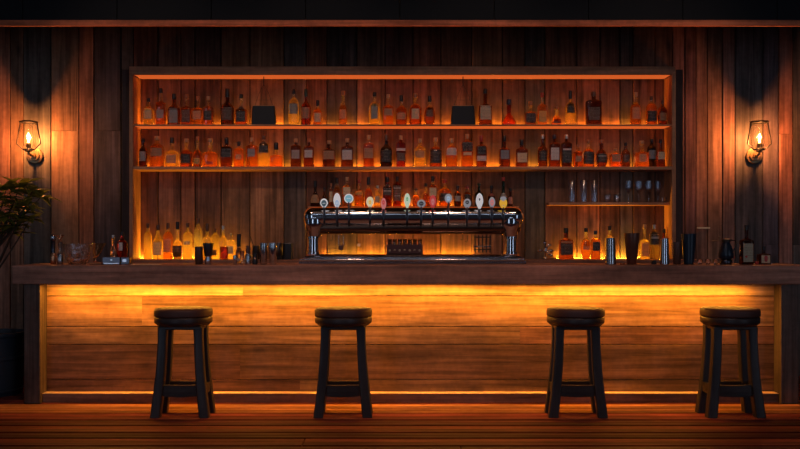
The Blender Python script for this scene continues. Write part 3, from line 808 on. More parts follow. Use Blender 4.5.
for (px, py, rw, rh, tip, c1, c2, fs_, ex, lb) in TAPS:
    x = X(px, dtap)
    xt = X(px, dtap)
    mb = MB()
    # collar wrapped round the tube, faucet body and short spout
    ring = [(xt, DT + math.cos(a) * (rt + .001), zt_c + math.sin(a) * (rt + .001)) for a in [2 * PI * i / 28 for i in range(28)]]
    mb.tube(ring, .010, seg=8, cyc=True)
    mb.tube([(xt, DT - rt + .01, zt_c + .012), (xt, dtap - .012, zt_c + .012)], [.013, .011], seg=14)
    mb.tube([(xt, dtap - .01, zt_c + .016), (xt, dtap - .013, zt_c - .01), (xt, dtap - .02, zt_c - .035)], [.011, .008, .007], seg=12)
    mb.tube([(xt, dtap - .01, zt_c + .01), (xt, dtap - .004, Z(py + rh, dtap) + .01)], [.008, .006], seg=10)
    tp = P_(mb, 'tap', M['gunmetal'], tw); tp['label'] = lb
    mb = MB(); cz = Z(py, dtap); rx, rz = rw * st, rh * st
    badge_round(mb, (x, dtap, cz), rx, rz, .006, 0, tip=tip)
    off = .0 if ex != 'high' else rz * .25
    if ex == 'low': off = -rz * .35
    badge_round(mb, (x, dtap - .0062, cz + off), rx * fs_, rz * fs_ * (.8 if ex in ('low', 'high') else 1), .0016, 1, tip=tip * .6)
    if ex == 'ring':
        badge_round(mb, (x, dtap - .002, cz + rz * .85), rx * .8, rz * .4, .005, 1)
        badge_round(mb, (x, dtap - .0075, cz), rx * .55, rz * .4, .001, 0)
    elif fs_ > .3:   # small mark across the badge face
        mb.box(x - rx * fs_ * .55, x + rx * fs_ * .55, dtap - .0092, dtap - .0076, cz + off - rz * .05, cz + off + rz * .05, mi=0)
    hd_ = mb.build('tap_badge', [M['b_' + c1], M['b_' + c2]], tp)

# utensils hanging from the lower rail
def hang(name, label, cat, px, y0, y1, kind):
    d = 7.46; s = d / F; x = X(px, d); z0, z1 = Z(y0, d), Z(y1, d)
    o = empty(name, (x, d, z1), label, cat)
    if kind == 'pair':
        for k in (-2.3, 2.3):
            mb = MB(); mb.tube([(x + k * s, d, z0), (x + k * s, d, z1 + .03)], .0035, seg=8); P_(mb, 'rod', M['steel'], o)
        mb = MB(); mb.lathe([(.018, z1), (.024, z1 + .003), (.024, z1 + .035), (.018, z1 + .038)], (x, d, 0)); P_(mb, 'head', M['browncup'], o)
    elif kind == 'hook':
        mb = MB(); mb.tube([(x, d, z0), (x, d, z1 + .01), (x - .01, d, z1), (x - .02, d, z1 + .008)], .003, seg=8); P_(mb, 'hook', M['blackmetal'], o)
    elif kind == 'rack':
        for k in range(5):
            xx = x + (-7.5 + 3.75 * k) * s
            mb = MB(); mb.tube([(xx, d, z0), (xx, d, z1)], .006, seg=8); P_(mb, 'rod', M['blackmetal'], o)
        for yy, m_ in ((237.2, 'blackmetal'), (246.5, 'steel'), (249.5, 'blackmetal')):
            mb = MB(); mb.box(x - 8.6 * s, x + 8.6 * s, d - .006, d + .006, Z(yy, d) - .005, Z(yy, d) + .005, bev=.001); P_(mb, 'crossbar', M[m_], o)
    return o
hang('bar_strainer', 'two-rod dark strainer hanging under the left end of the tower', 'strainer', 341, 235.2, 250, 'pair')
hang('utensil_hook', 'small black hook hanging beside the left tower pillar', 'hook', 332.5, 235.2, 241, 'hook')
hang('utensil_hook', 'small black hook hanging left of the rod rack', 'hook', 467.5, 235.2, 242, 'hook')
hang('utensil_hook', 'leftmost small black hook right of the glass crate', 'hook', 463, 235.2, 240, 'hook')
hang('hanging_rack', 'black rack of five upright rods under the right end of the tower', 'rack', 482.5, 235.2, 252.5, 'rack')
# round dial on the wall behind the tower
d = 8.37; o = empty('wall_dial', (X(358.8, d), d, Z(245, d)), 'small round white dial glowing on planks beneath the tower', 'dial')
mb = MB(); badge_round(mb, (X(358.8, d), d, Z(245, d)), .022, .022, .012); P_(mb, 'rim', M['brass'], o)
mb = MB(); badge_round(mb, (X(358.8, d), d - .0125, Z(245, d)), .015, .015, .001); P_(mb, 'face', M['white'], o)

# crate of little glasses under the tower
d = 7.44; s = d / F
zc0 = Z(254.3, 7.42)
cr = empty('glass_crate', (X(404.5, d), d, zc0), 'dark red crate of small glasses standing on the drip tray under the tower', 'crate')
x0, x1 = X(386.5, d), X(422.8, d); zc1 = Z(244.5, d)
mb = MB()
mb.box(x0, x1, d - .045, d - .037, zc0 + .001, zc1, bev=.001); mb.box(x0, x1, d + .037, d + .045, zc0 + .001, zc1, bev=.001)
mb.box(x0, x0 + .008, d - .037, d + .037, zc0 + .001, zc1); mb.box(x1 - .008, x1, d - .037, d + .037, zc0 + .001, zc1)
mb.box(x0, x1, d - .045, d + .045, zc0 + .001, zc0 + .008)
P_(mb, 'box', M['wirewood'], cr)
mb = MB()
for i in range(7):   # the row of small pale marks printed along the front
    xx = x0 + .028 + i * (x1 - x0 - .056) / 6; zz_ = Z(250.3, d)
    mb.tube([(xx + .006 * math.cos(a), d - .0458, zz_ + .007 * math.sin(a)) for a in [2 * PI * k / 10 for k in range(10 if i % 2 == 0 else 7)]], .0016, seg=5, cyc=(i % 2 == 0))
P_(mb, 'lettering', M['cream'], cr)
def tumbler(name, px, w, y0, y1, d, label, cat='glass', group=None, zb=None, mat='clear', wb=None, parent=None, th=.0016, seg=24):
    s = d / F; r = w * s / 2; rb = (wb or w * .86) * s / 2; H = (y1 - y0) * s
    mb = MB()
    b = min(.012, H * .14)
    prof = [(rb * .92, 0), (rb, .002), (r, H - .001), (r - th * .5, H), (r - th, H - .001), (rb - th, b + .002), (rb * .7, b), (.001, b)]
    mb.lathe(prof, seg=seg)
    # close the underside only: the last ring is the inner floor
    o = mb.build(name, M[mat], loc=(X(px, d), d, (zb if zb is not None else Z(y1, d)) + .001))
    return tag(o, label, cat, group)
for i in range(7):
    px = 389.8 + i * 5.0
    tumbler('small_glass', px, 4.0, 235.5, 249.5, d + .0, ['leftmost', 'second from left', 'third from left', 'middle', 'third from right', 'second from right', 'rightmost'][i] + ' of the small glasses in the dark red crate', group='small glasses in the crate', zb=zc0 + .009)

# ------------------------------------------------------------------ glassware on the small right shelf
GD = 8.30
for i, px in enumerate((571.8, 583.8, 594.3)):
    o = tumbler('highball_glass', px, 7.2, 179, 201.4, GD, ['leftmost tall highball glass on the small right shelf', 'middle tall highball glass on the small right shelf', 'rightmost tall highball glass beside the low glasses'][i], group='highball glasses on the small shelf', zb=Z3, wb=6.4, mat='barglass')
    mb = MB(); r = 3.0 * GD / F
    mb.tube([(r * 1.2 * math.cos(a), r * 1.2 * math.sin(a), .075) for a in [2 * PI * k / 20 for k in range(20)]], .0012, seg=5, cyc=True); mb.build('ring', M['barglass'], o)
for i, px in enumerate((607.5, 617)):
    tumbler('low_glass', px, 7.6, 193.2, 201.4, GD, ['left', 'right'][i] + ' low round glass on the small right shelf', group='low glasses on the small shelf', zb=Z3, wb=5.4, mat='barglass')
tumbler('low_glass', 662.6, 8.2, 196.5, 201.4, 8.27, 'low wide glass dish at the right end of the small shelf', zb=Z3, wb=6.6, mat='barglass')
def goblet(px, d, zb, label, group=None, H=.205, rb=.032, name='stemmed_glass', mat='clear'):
    th = .0014
    mb = MB()
    prof = [(.028, 0), (.029, .002), (.006, .006), (.0032, .012), (.0032, H * .42), (.012, H * .46), (rb * .9, H * .58), (rb, H * .72), (rb * .92, H), (rb * .92 - th, H), (rb - th, H * .72), (rb * .9 - th, H * .59), (.008, H * .475), (.001, H * .473)]
    mb.lathe(prof, seg=24)
    o = mb.build(name, M[mat], loc=(X(px, d), d, zb + .001)); return tag(o, label, 'glass', group)
for i, px in enumerate((628.5, 638.8, 648.6, 658)):
    goblet(px, GD + .02, Z3, ['leftmost', 'second from left', 'third from left', 'rightmost'][i] + ' of four stemmed glasses on the small right shelf', 'stemmed glasses on the small shelf', mat='barglass')

# ------------------------------------------------------------------ black box shades hanging in the top shelf
for px, nm in ((263.8, 'left'), (463, 'right')):
    d = 8.205 + .03; x = X(px, d); s = d / F
    zt0, zb0 = Z(106.3, d), Z1 + .003
    o = empty('hanging_box_shade', (x, d, zb0), 'black box-shaped shade on thin wires at the ' + nm + ' of the top shelf', 'hanging shade', 'black hanging shades in the top shelf')
    mb = MB(); mb.loft([(zb0, 12.2 * s, .035), (zb0 + .02, 12.2 * s, .035), (zt0 - .02, 11.2 * s, .032), (zt0, 10.8 * s, .030)], n=12, seg=32, c=(x, d))
    harden(P_(mb, 'shade', M['leather'], o), 40)
    mb = MB(); mb.box(x - 10.2 * s, x + 10.2 * s, d - .028, d + .028, zt0, zt0 + .004, bev=.001); P_(mb, 'rim', M['brass'], o)
    zt1 = Z(94, d)
    mb = MB()
    for k in (-1, 1):
        mb.tube([(x + k * 9.2 * s, d, zt0), (x + k * 5 * s, d, zt1), (x, d, Z(84, d))], .0016, seg=6)
        mb.tube([(x + k * 3.6 * s, d, zt0), (x + k * 2 * s, d, zt1), (x, d, Z(84, d))], .0014, seg=6)
    mb.tube([(x - 7 * s, d, Z(100, d)), (x + 7 * s, d, Z(100, d))], .0012, seg=6)
    P_(mb, 'wire', M['blackmetal'], o)
    mb = MB(); mb.tube([(x, d, Z(84, d)), (x, d, zt - .0045)], .0045, seg=8); P_(mb, 'cord', M['blackmetal'], o)

# ------------------------------------------------------------------ wall sconces
def sconce(sign, pxp, pxs, label):
    o = empty('wall_sconce', (X(pxp, DW), DW, Z(156, DW)), label, 'wall lamp', 'glass wall sconces on the plank wall')
    dp = DW - .012; xp, zp = X(pxp, dp), Z(156, dp)
    ds = 8.22; xs = X(pxs, ds); s = ds / F
    mb = MB(); badge_round(mb, (xp, dp - .005, zp), .074, .074, .014); badge_round(mb, (xp, dp - .025, zp), .05, .05, .012); badge_round(mb, (xp, dp - .042, zp), .024, .024, .012)
    P_(mb, 'backplate', M['brass'], o)
    zs0 = Z(150.5, ds)
    mb = MB(); mb.tube([(xp, dp - .04, zp), (xp + (xs - xp) * .4, dp - .10, zp - .004), (xs, ds, zp + .006), (xs, ds, zs0 + .004)], .011, seg=12)
    P_(mb, 'arm', M['brass'], o)
    mb = MB(); mb.lathe([(.026, zs0 - .012), (.034, zs0 - .004), (.030, zs0 + .008), (.022, zs0 + .014), (.023, zs0 + .06), (.018, zs0 + .066)], (xs, ds, 0)); P_(mb, 'socket', M['blackmetal'], o)
    zt_, zm, zb_ = Z(122.2, ds), Z(143.8, ds), Z(149.5, ds)
    rt_, rm, rb_ = 8.2 * s, 12.0 * s, 5.2 * s
    mb = MB()
    for r_, z_ in ((rt_, zt_), (rb_, zb_)):
        mb.tube([(xs + r_ * math.cos(a), ds + r_ * math.sin(a), z_) for a in [2 * PI * k / 28 for k in range(28)]], .009 if z_ == zt_ else .0065, seg=8, cyc=True)
    for k in range(4):
        a = PI / 2 * k
        ca, sa = math.cos(a), math.sin(a)
        mb.tube([(xs + rt_ * ca, ds + rt_ * sa, zt_), (xs + rm * ca, ds + rm * sa, zm), (xs + rb_ * ca, ds + rb_ * sa, zb_)], .0068 if k % 2 == 0 else .0022, seg=8)
    P_(mb, 'cage', M['blackmetal'], o)
    mb = MB(); mb.lathe([(rt_ - .004, zt_ + .001), (rt_ + .003, zt_ + .004), (rt_ + .001, zt_ + .010), (.02, zt_ + .014), (.001, zt_ + .014)], (xs, ds, 0), seg=28); P_(mb, 'lid', M['blackmetal'], o)
    mb = MB(); mb.loft([(z_, r_, r_) for z_, r_ in ((zb_ + .004, rb_ - .005), (zm, rm - .008), (zt_ - .004, rt_ - .008))], 2, 28, (xs, ds), close=False)
    P_(mb, 'glass_shade', M['shade'], o)
    zb1 = zs0 + .067
    mb = MB(); mb.lathe([(.010, zb1), (.014, zb1 + .01), (.016, zb1 + .03), (.016, zb1 + .075), (.010, zb1 + .095), (.002, zb1 + .102)], (xs, ds, 0), seg=16)
    bl = P_(mb, 'bulb', M['shade'], o)
    mb = MB(); pts = []
    for i in range(40):
        t = i / 39; pts.append((xs + .008 * math.cos(t * 5 * 2 * PI), ds + .008 * math.sin(t * 5 * 2 * PI), zb1 + .008 + .078 * t))
    mb.tube(pts, .0030, seg=6); mb.build('filament', M['bulb'], bl)
    L = bpy.data.lights.new('sconce_light', 'POINT'); L.energy = 38; L.color = (1.0, .34, .10); L.shadow_soft_size = .022
    lo = bpy.data.objects.new('sconce_light', L); COL.objects.link(lo); lo.location = (xs, ds, zb1 + .047)
sconce(-1, 35.3, 28.6, 'glass and metal wall sconce above the potted plant, left of the shelves')
sconce(1, 753.8, 759.4, 'glass and metal wall sconce to the right of the shelves')

# ------------------------------------------------------------------ plant
pd = 7.46; pxx = -3.46
pot = empty('potted_plant', (pxx, pd, 0), 'leafy green potted plant in a dark blue metal barrel left of the bar', 'plant')
mb = MB()
mb.lathe([(.235, 0), (.245, .004), (.25, .03), (.252, .035), (.262, .04), (.262, .05), (.252, .055), (.262, .30), (.272, .305), (.272, .325), (.263, .33), (.268, .49), (.282, .495), (.286, .51), (.282, .525), (.262, .525), (.258, .48), (.001, .478)], (pxx, pd, 0), seg=48)
P_(mb, 'pot', M['potmetal'], pot)
mb = MB(); mb.lathe([(.25, .4785), (.255, .482), (.2, .49), (.001, .495)], (pxx, pd, 0), seg=32); P_(mb, 'soil', M['soil'], pot)
m, nt, p = new_mat('glossy_leaf')
at = nt.nodes.new('ShaderNodeAttribute'); at.attribute_name = 'tone'
nt.links.new(at.outputs['Color'], p.inputs['Base Color']); p.inputs['Roughness'].default_value = .42
tl = nt.nodes.new('ShaderNodeBsdfTranslucent'); nt.links.new(at.outputs['Color'], tl.inputs['Color'])
ms = nt.nodes.new('ShaderNodeMixShader'); ms.inputs[0].default_value = .5; nt.links.new(p.outputs[0], ms.inputs[1]); nt.links.new(tl.outputs[0], ms.inputs[2])
nt.links.new(ms.outputs[0], nt.nodes['Material Output'].inputs['Surface'])
M['leaf'] = m
M['bark'] = simple('bark', (.06, .035, .02), .8, bump=.5, bscale=50)
def leaf(mb, base, tip, w, droop, tone):
    base, tip = Vector(base), Vector(tip); ax = tip - base; Ln = ax.length
    side = ax.cross(Vector((0, 0, 1))).normalized() * w; n = 9
    rows = []
    for i in range(n):
        t = i / (n - 1); c = base + ax * t + Vector((0, 0, droop * math.sin(PI * t)))
        ww = math.sin(PI * min(1, t ** .75 * .98 + .02)) ** .9
        fold = Vector((0, 0, w * .35 * ww))
        rows.append([mb.bm.verts.new(c - side * ww + fold), mb.bm.verts.new(c), mb.bm.verts.new(c + side * ww + fold)])
    fs = []
    for a, b in zip(rows, rows[1:]):
        fs.append(mb.bm.faces.new((a[0], a[1], b[1], b[0]))); fs.append(mb.bm.faces.new((a[1], a[2], b[2], b[1])))
    sd = random.random()
    for f in fs:
        f.smooth = True
        for l in f.loops: l[mb.t] = (*tone, 1)
mb = MB(); ml = MB()
tips = []
root = Vector((pxx, pd, .48))
def br(p0, p1, r0, r1, bend):
    mid = (Vector(p0) + Vector(p1)) / 2 + Vector(bend)
    pts = []
    for i in range(8):
        t = i / 7; pts.append((1 - t) ** 2 * Vector(p0) + 2 * t * (1 - t) * mid + t * t * Vector(p1))
    mb.tube(pts, [r0 + (r1 - r0) * i / 7 for i in range(8)], seg=8)
    return pts
trunk = br(root, (pxx - .02, pd, 1.15), .022, .016, (.03, 0, 0))
targets = [((6, 190), .0), ((20, 186), .05), ((32, 192), -.05), ((26, 206), -.12), ((12, 204), .08), ((30, 220), .0), ((16, 226), -.1), ((3, 216), -.15), ((-14, 198), 0),
           ((-30, 212), .1), ((-10, 228), .1), ((22, 213), .1), ((40, 198), .02), ((-2, 200), -.2), ((-45, 200), 0), ((8, 233), 0)]
for (q, dy) in targets:
    dd = pd + dy; e = Vector((X(q[0], dd), dd, Z(q[1], dd)))
    br(trunk[-1 - (len(tips) % 3)], e, .010, .004, (0, 0, .02 if q[1] < 210 else -.02)); tips.append(e)
for j, e in enumerate(tips):
    nl = 13
    for k in range(nl):
        a = 2 * PI * k / nl + random.uniform(-.3, .3); el = random.uniform(-.35, .35)
        Ln = random.uniform(.15, .25)
        dv = Vector((math.cos(a) * math.cos(el), math.sin(a) * math.cos(el) * .8, math.sin(el))) * Ln
        if e.x + dv.x > X(50, pd): dv.x *= .4
        g = random.uniform(.75, 1.2)
        leaf(ml, e + dv * .08, e + dv, random.uniform(.026, .038), random.uniform(.0, .03), (.19 * g, .25 * g, .045 * g))
for (b, t, w) in (((2, 187), (-14, 172), .034), ((4, 188), (25, 178), .034), ((18, 187), (34, 183.5), .024), ((22, 190), (41, 195), .024), ((40, 196), (53, 190), .018),
                  ((43, 197), (63, 203), .018), ((12, 218), (36, 221), .02), ((20, 200), (40, 208), .022), ((0, 190), (14, 186), .03)):
    dd = pd - .02
    leaf(ml, (X(b[0], dd), dd, Z(b[1], dd)), (X(t[0], dd - .03), dd - .03, Z(t[1], dd)), w * 1.35, .012, (.30, .36, .07))
mb.tube([(X(40, pd), pd, Z(198, pd)), (X(44, pd), pd - .02, Z(197, pd))], .003, seg=6)
P_(mb, 'stem', M['bark'], pot)
P_(ml, 'foliage', M['leaf'], pot)

# ------------------------------------------------------------------ things on the bar, left
DBt2 = 7.18; ZB = 1.1005
def tin(name, px, y0, wt, wb, mat, label, cat, d=DBt2, zb=ZB, y1=264.8, group=None, rim=True, hollow=True):
    s = d / F; H = (y1 - y0) * s; rt_, rb_ = wt * s / 2, wb * s / 2
    mb = MB()
    prof = [(rb_ * .9, 0), (rb_, .003), (rt_, H - .004), (rt_ + .0015, H - .003), (rt_ + .0015, H), (rt_ - .002, H), (rb_ - .003, .008), (.001, .007)]
    mb.lathe(prof, seg=32)
    o = mb.build(name, M[mat], loc=(X(px, d), d, zb + .001)); return tag(o, label, cat, group)
# mills
o = empty('pepper_mill', (X(53.3, 7.2), 7.2, ZB), 'copper and steel pepper mill at the left end of the bar', 'pepper mill')
x, d = X(53.3, 7.2), 7.2
mb = MB(); mb.lathe([(.020, ZB + .001), (.022, ZB + .004), (.021, ZB + .08), (.016, ZB + .09), (.016, ZB + .095)], (x, d, 0)); P_(mb, 'body', M['copper'], o)
mb = MB(); mb.lathe([(.015, ZB + .0955), (.015, ZB + .19), (.018, ZB + .195)], (x, d, 0)); P_(mb, 'barrel', M['gunmetal'], o)
mb = MB(); mb.lathe([(.018, ZB + .1955), (.022, ZB + .20), (.022, ZB + .235), (.016, ZB + .242)], (x, d, 0)); P_(mb, 'head', M['steel'], o)
x = X(60.2, 7.2)
o = empty('pepper_mill', (x, 7.2, ZB), 'clear pepper mill with copper cross handle beside the glass bowl', 'pepper mill')
mb = MB(); mb.lathe([(.022, ZB + .001), (.024, ZB + .004), (.023, ZB + .085), (.018, ZB + .09)], (x, d, 0)); P_(mb, 'body', M['steel'], o)
mb = MB(); mb.lathe([(.018, ZB + .0905), (.02, ZB + .10), (.017, ZB + .19), (.008, ZB + .2)], (x, d, 0)); P_(mb, 'barrel', M['clear'], o)
mb = MB(); mb.tube([(x - .026, d, ZB + .235), (x, d, ZB + .205), (x + .026, d, ZB + .24)], .006); mb.tube([(x - .004, d, ZB + .2), (x + .006, d, ZB + .245)], .006); P_(mb, 'handle', M['copper'], o)
# faceted glass bowl with ice
d = 7.24; x = X(77.5, d); s = d / F
o = empty('glass_bowl', (x, d, ZB), 'large faceted clear glass bowl of ice at the left of the bar', 'bowl')
mb = MB(); th = .003
R = [(8 * s, .0), (8.6 * s, .004), (11.2 * s, .04), (13.2 * s, .10), (13.8 * s, .168), (13.8 * s - th, .168), (13.2 * s - th, .10), (11.2 * s - th, .042), (7.6 * s, .010), (.001, .010)]
mb.lathe([(r, ZB + .001 + z) for r, z in R], (x, d, 0), seg=14)
for f in mb.bm.faces: f.smooth = False
P_(mb, 'bowl', M['cutglass'], o)
ice = MB()
for k in range(10):
    a = k * 2.4; rr_ = .018 + .042 * ((k * 37) % 10) / 10
    c = Vector((x + rr_ * math.cos(a), d + rr_ * math.sin(a), ZB + .036 + .032 * (k // 4)))
    r = Matrix.Translation(c) @ Matrix.Rotation(k * 1.1, 4, 'Z') @ Matrix.Rotation(k * .7, 4, 'X')
    ice.box(-.013, .013, -.013, .013, -.013, .013, bev=.003, rot=r)
io = P_(ice, 'ice', M['clear'], o); io['kind'] = 'stuff'
# board with a copper coupe
d = 7.24; x = X(95.5, d)
mb = MB(); mb.box(X(91.2, d), X(103.5, d), d - .06, d + .06, 0, .015, bev=.003)
o = mb.build('serving_board', M['shelf'], loc=(0, 0, ZB + .001)); tag(o, 'small wooden board under the copper goblet', 'board')
zb = ZB + .0175
o = empty('copper_goblet', (x, d, zb), 'hammered copper goblet tilted open beside the glass bowl', 'goblet')
mb = MB(); mb.lathe([(.026, zb), (.027, zb + .003), (.006, zb + .008), (.005, zb + .03)], (x, d, 0)); P_(mb, 'foot', M['copper'], o)
mb = MB(); R = [(.006, zb + .0305), (.022, zb + .05), (.036, zb + .085), (.046, zb + .135), (.052, zb + .155), (.050, zb + .155), (.043, zb + .13), (.033, zb + .085), (.018, zb + .053), (.001, zb + .036)]
mb.loft([(z, r, r, (z - zb - .03) * .25, 0) for r, z in R], 2, 12, (x, d)); P_(mb, 'cup', M['clearwarm'], o)
# boxes with bottles on them
d = 7.22; s = d / F
o = empty('steel_box', (X(113, d), d, ZB), 'low dark steel box under the two bottles at left of the bar', 'box')
mb = MB(); mb.box(X(104.5, d), X(121.8, d), d - .05, d + .05, ZB + .001, Z(257, d), bev=.003); P_(mb, 'body', M['gunmetal'], o)
mb = MB(); mb.box(X(105.5, d), X(121, d), d - .054, d - .0505, ZB + .004, ZB + .014, bev=.001); P_(mb, 'front_strip', M['steel'], o)
mb = MB(); badge_round(mb, (X(113.4, d), d - .053, Z(259.8, d)), .008, .006, .002); P_(mb, 'button', M['b_paleblue'], o)
o = empty('steel_box', (X(126.5, d), d, ZB), 'smaller dark box right of the low steel box', 'box')
mb = MB(); mb.box(X(122.3, d), X(130.6, d), d - .04, d + .05, ZB + .001, Z(257.2, d), bev=.003); P_(mb, 'body', M['gunmetal'], o)
mb = MB(); mb.box(X(124, d), X(128, d), d - .043, d - .0405, Z(262, d), Z(259, d), bev=.001); P_(mb, 'plate', M['steel'], o)
zbx = Z(257, d)
bottle(113.2, 5.6, 235, 247, 256.5, 7.22, 't', 'clear', None, 'silver', desc='small clear decanter standing on the low steel box', zb=zbx)
bottle(120.6, 9.4, 232, 240, 256.5, 7.26, 'r', 'red', ('white', .22, .5, .35), 'black', capf=.12, desc='dark red bottle with white letters standing on the steel box', zb=zbx) if False else None
o = bottle(117.9 + 4.2, 10.6, 232, 240.5, 256.6, 7.235, 'r', 'red', ('white', .26, .58, .36), 'black', capf=.14, desc='dark red bottle with narrow white label on the boxes left of the bar', zb=max(zbx, Z(257.2, 7.22)))
mb = MB(); mb.box(X(132, 7.1), X(160, 7.1), 7.06, 7.16, 0, .004, bev=.001); tag(mb.build('bar_mat', M['cream'], loc=(0, 0, ZB + .0005)), 'thin cream mat lying on the bar left of the dark cup', 'mat')

# middle-left cluster
tin('dice_cup', 198.9, 247, 8, 7.6, 'browncup', 'dark brown straight cup left of the tapered tin', 'cup')
o = empty('jigger', (X(208.2, DBt2), DBt2, ZB), 'tall steel jigger, flared dark upper cup over shiny lower cup', 'jigger')
s = DBt2 / F; x = X(208.2, DBt2)
mb = MB(); mb.lathe([(3.4 * s, Z(256.4, DBt2)), (3.9 * s, Z(255, DBt2)), (5.5 * s, Z(243, DBt2)), (5.2 * s, Z(243, DBt2)), (3.6 * s, Z(255, DBt2)), (.001, Z(255.5, DBt2))], (x, DBt2, 0), seg=32); P_(mb, 'upper_cup', M['gunmetal'], o)
mb = MB(); mb.lathe([(3.2 * s, ZB + .001), (3.3 * s, ZB + .003), (2.8 * s, Z(256.5, DBt2))], (x, DBt2, 0), seg=32); P_(mb, 'lower_cup', M['chrome'], o)
tumbler('amber_tumbler', 224, 8.2, 246.5, 259.4, 8.1, 'amber tumbler standing before the golden bottles', zb=BCZ, mat='g_amber', wb=7.4)
bottle(238.9, 7, 235, 251, 264.5, 7.35, 'r', 'clear', ('grey', .1, .2, .5), 'black', capf=.42, desc='clear bottle with long black cap behind the small jigger', zb=ZB)
tin('small_jigger', 235, 255.5, 4, 3.4, 'chrome', 'small shiny jigger in front of the black-capped clear bottle', 'jigger', d=7.12)
tumbler('shot_glass', 242.3, 4.6, 251, 264.8, 7.14, 'narrow clear glass left of the grey pump bottle', zb=ZB)
x = X(248, DBt2)
o = empty('syrup_bottle', (x, DBt2, ZB), 'grey steel syrup bottle with dark cap', 'bottle')
mb = MB(); mb.lathe([(2.9 * s, ZB + .001), (3.0 * s, ZB + .004), (3.0 * s, Z(255.5, DBt2)), (2.2 * s, Z(253.4, DBt2))], (x, DBt2, 0)); P_(mb, 'body', M['steel'], o)
mb = MB(); mb.lathe([(2.1 * s, Z(253.3, DBt2)), (2.2 * s, Z(253, DBt2)), (2.2 * s, Z(246, DBt2)), (1.9 * s, Z(245.5, DBt2))], (x, DBt2, 0)); P_(mb, 'cap', M['browncup'], o)
# black canister with a stirrer on the back counter, black jug on the bar
d = 8.12; x = X(256, d)
o = empty('black_canister', (x, d, BCZ), 'black canister on the back counter behind the jug', 'canister')
mb = MB(); mb.lathe([(.034, BCZ + .001), (.036, BCZ + .005), (.037, Z(245.5, d)), (.034, Z(245.5, d)), (.033, BCZ + .01), (.001, BCZ + .01)], (x, d, 0)); P_(mb, 'body', M['blackplastic'], o)
mb = MB(); mb.tube([(x + .015, d, BCZ + .02), (X(250.5, d), d - .01, Z(236.5, d))], .0032, seg=8)
tag(mb.build('stirrer', M['blackmetal']), 'thin dark stirrer leaning out of the black canister', 'stirrer')
d = DBt2; x = X(255, d)
o = empty('milk_jug', (x, d, ZB), 'small black jug with copper mark between syrup bottle and tins', 'jug')
mb = MB(); mb.lathe([(2.6 * s, ZB + .001), (3.0 * s, ZB + .02), (2.4 * s, ZB + .06), (2.9 * s, ZB + .09), (2.7 * s, ZB + .09), (2.2 * s, ZB + .06), (.001, ZB + .02)], (x, d, 0)); P_(mb, 'body', M['blackplastic'], o)
mb = MB(); mb.tube([(x - 2.4 * s, d, ZB + .08), (x - 4 * s, d, ZB + .07), (x - 4 * s, d, ZB + .035), (x - 2.7 * s, d, ZB + .025)], .003); P_(mb, 'handle', M['blackplastic'], o)
mb = MB(); badge_round(mb, (x + .004, d - 2.9 * s, ZB + .05), .007, .012, .004, tip=.3); P_(mb, 'badge', M['copper'], o)
tin('mixing_tin', 263.6, 243.5, 8, 6.8, 'steel', 'polished steel mixing tin right of the small black jug', 'shaker tin', group='steel mixing tins')
tin('mixing_tin', 272.9, 243.3, 8.2, 6.9, 'chrome', 'shinier steel mixing tin, right one of the pair beside the grinder', 'shaker tin', group='steel mixing tins')
# black grinder on the back counter
d = 8.15; s8 = d / F
o = empty('coffee_grinder', (X(285, d), d, BCZ), 'black coffee grinder on the back counter left of the tower', 'grinder')
mb = MB(); mb.box(X(281, d), X(292, d), d - .05, d + .06, BCZ + .001, Z(243, d), bev=.004); P_(mb, 'housing', M['blackplastic'], o)
mb = MB(); mb.lathe([(.03, BCZ + .04), (.033, BCZ + .05), (.035, Z(244, d)), (.03, Z(242.5, d))], (X(280.5, d), d - .088, 0)); P_(mb, 'hopper', M['gunmetal'], o)
mb = MB(); mb.box(X(278.5, d), X(283, d), d - .112, d - .051, BCZ + .001, BCZ + .039, bev=.003); P_(mb, 'drawer', M['blackmetal'], o)

# ------------------------------------------------------------------ right cluster
d = 7.9; d = 8.12; x = X(545.5, d); s8 = d / F
o = empty('chrome_faucet', (x, d, BCZ), 'chrome faucet with cross knobs right of the beer tower', 'faucet')
mb = MB(); mb.lathe([(.026, BCZ + .001), (.028, BCZ + .006), (.012, BCZ + .012), (.010, BCZ + .05), (.018, BCZ + .07), (.020, BCZ + .09), (.010, BCZ + .11), (.008, BCZ + .15), (.012, BCZ + .165), (.001, BCZ + .172)], (x, d, 0)); P_(mb, 'stem', M['chrome'], o)
for i, (dx, dz) in enumerate(((-.055, .085), (.055, .08), (-.012, .155), (.03, .135), (.045, .04))):
    mb = MB(); mb.tube([(x, d, BCZ + .085), (x + dx, d - .02, BCZ + dz)], .006); mb.ball((x + dx, d - .022, BCZ + dz), .0165 if i else .02, sc=(1.2, 1, .85)); P_(mb, 'knob', M['chrome'], o)
tin('mixing_tin', 610.6, 238.3, 9.2, 11, 'steel', 'steel shaker tin narrowing upward, left of the dark cup', 'shaker tin')
tin('saucer', 622.3, 263, 4.2, 6, 'copper', 'tiny copper dish between the steel shaker and dark cup', 'dish', d=7.14)
tin('tall_cup', 631.8, 233.6, 15.4, 9.6, 'darkcup', 'tall dark brown cup widening upward', 'cup')
mb = MB(); mb.box(-.018, .018, -.018, .018, 0, .032, bev=.003); tag(mb.build('small_block', M['blackplastic'], loc=(X(653.6, 7.2), 7.2, ZB + .001)), 'small black block left of the shiny shaker', 'block')
tin('mixing_tin', 664.5, 238.8, 8, 9.2, 'chrome', 'shiny steel shaker tin right of the small black block', 'shaker tin')
tin('dice_cup', 677, 242.4, 8, 7.2, 'browncup', 'narrow dark brown cup left of the navy cup', 'cup')
tin('tall_cup', 688.8, 234.2, 14.4, 10, 'navy', 'tall navy blue cup widening upward', 'cup')
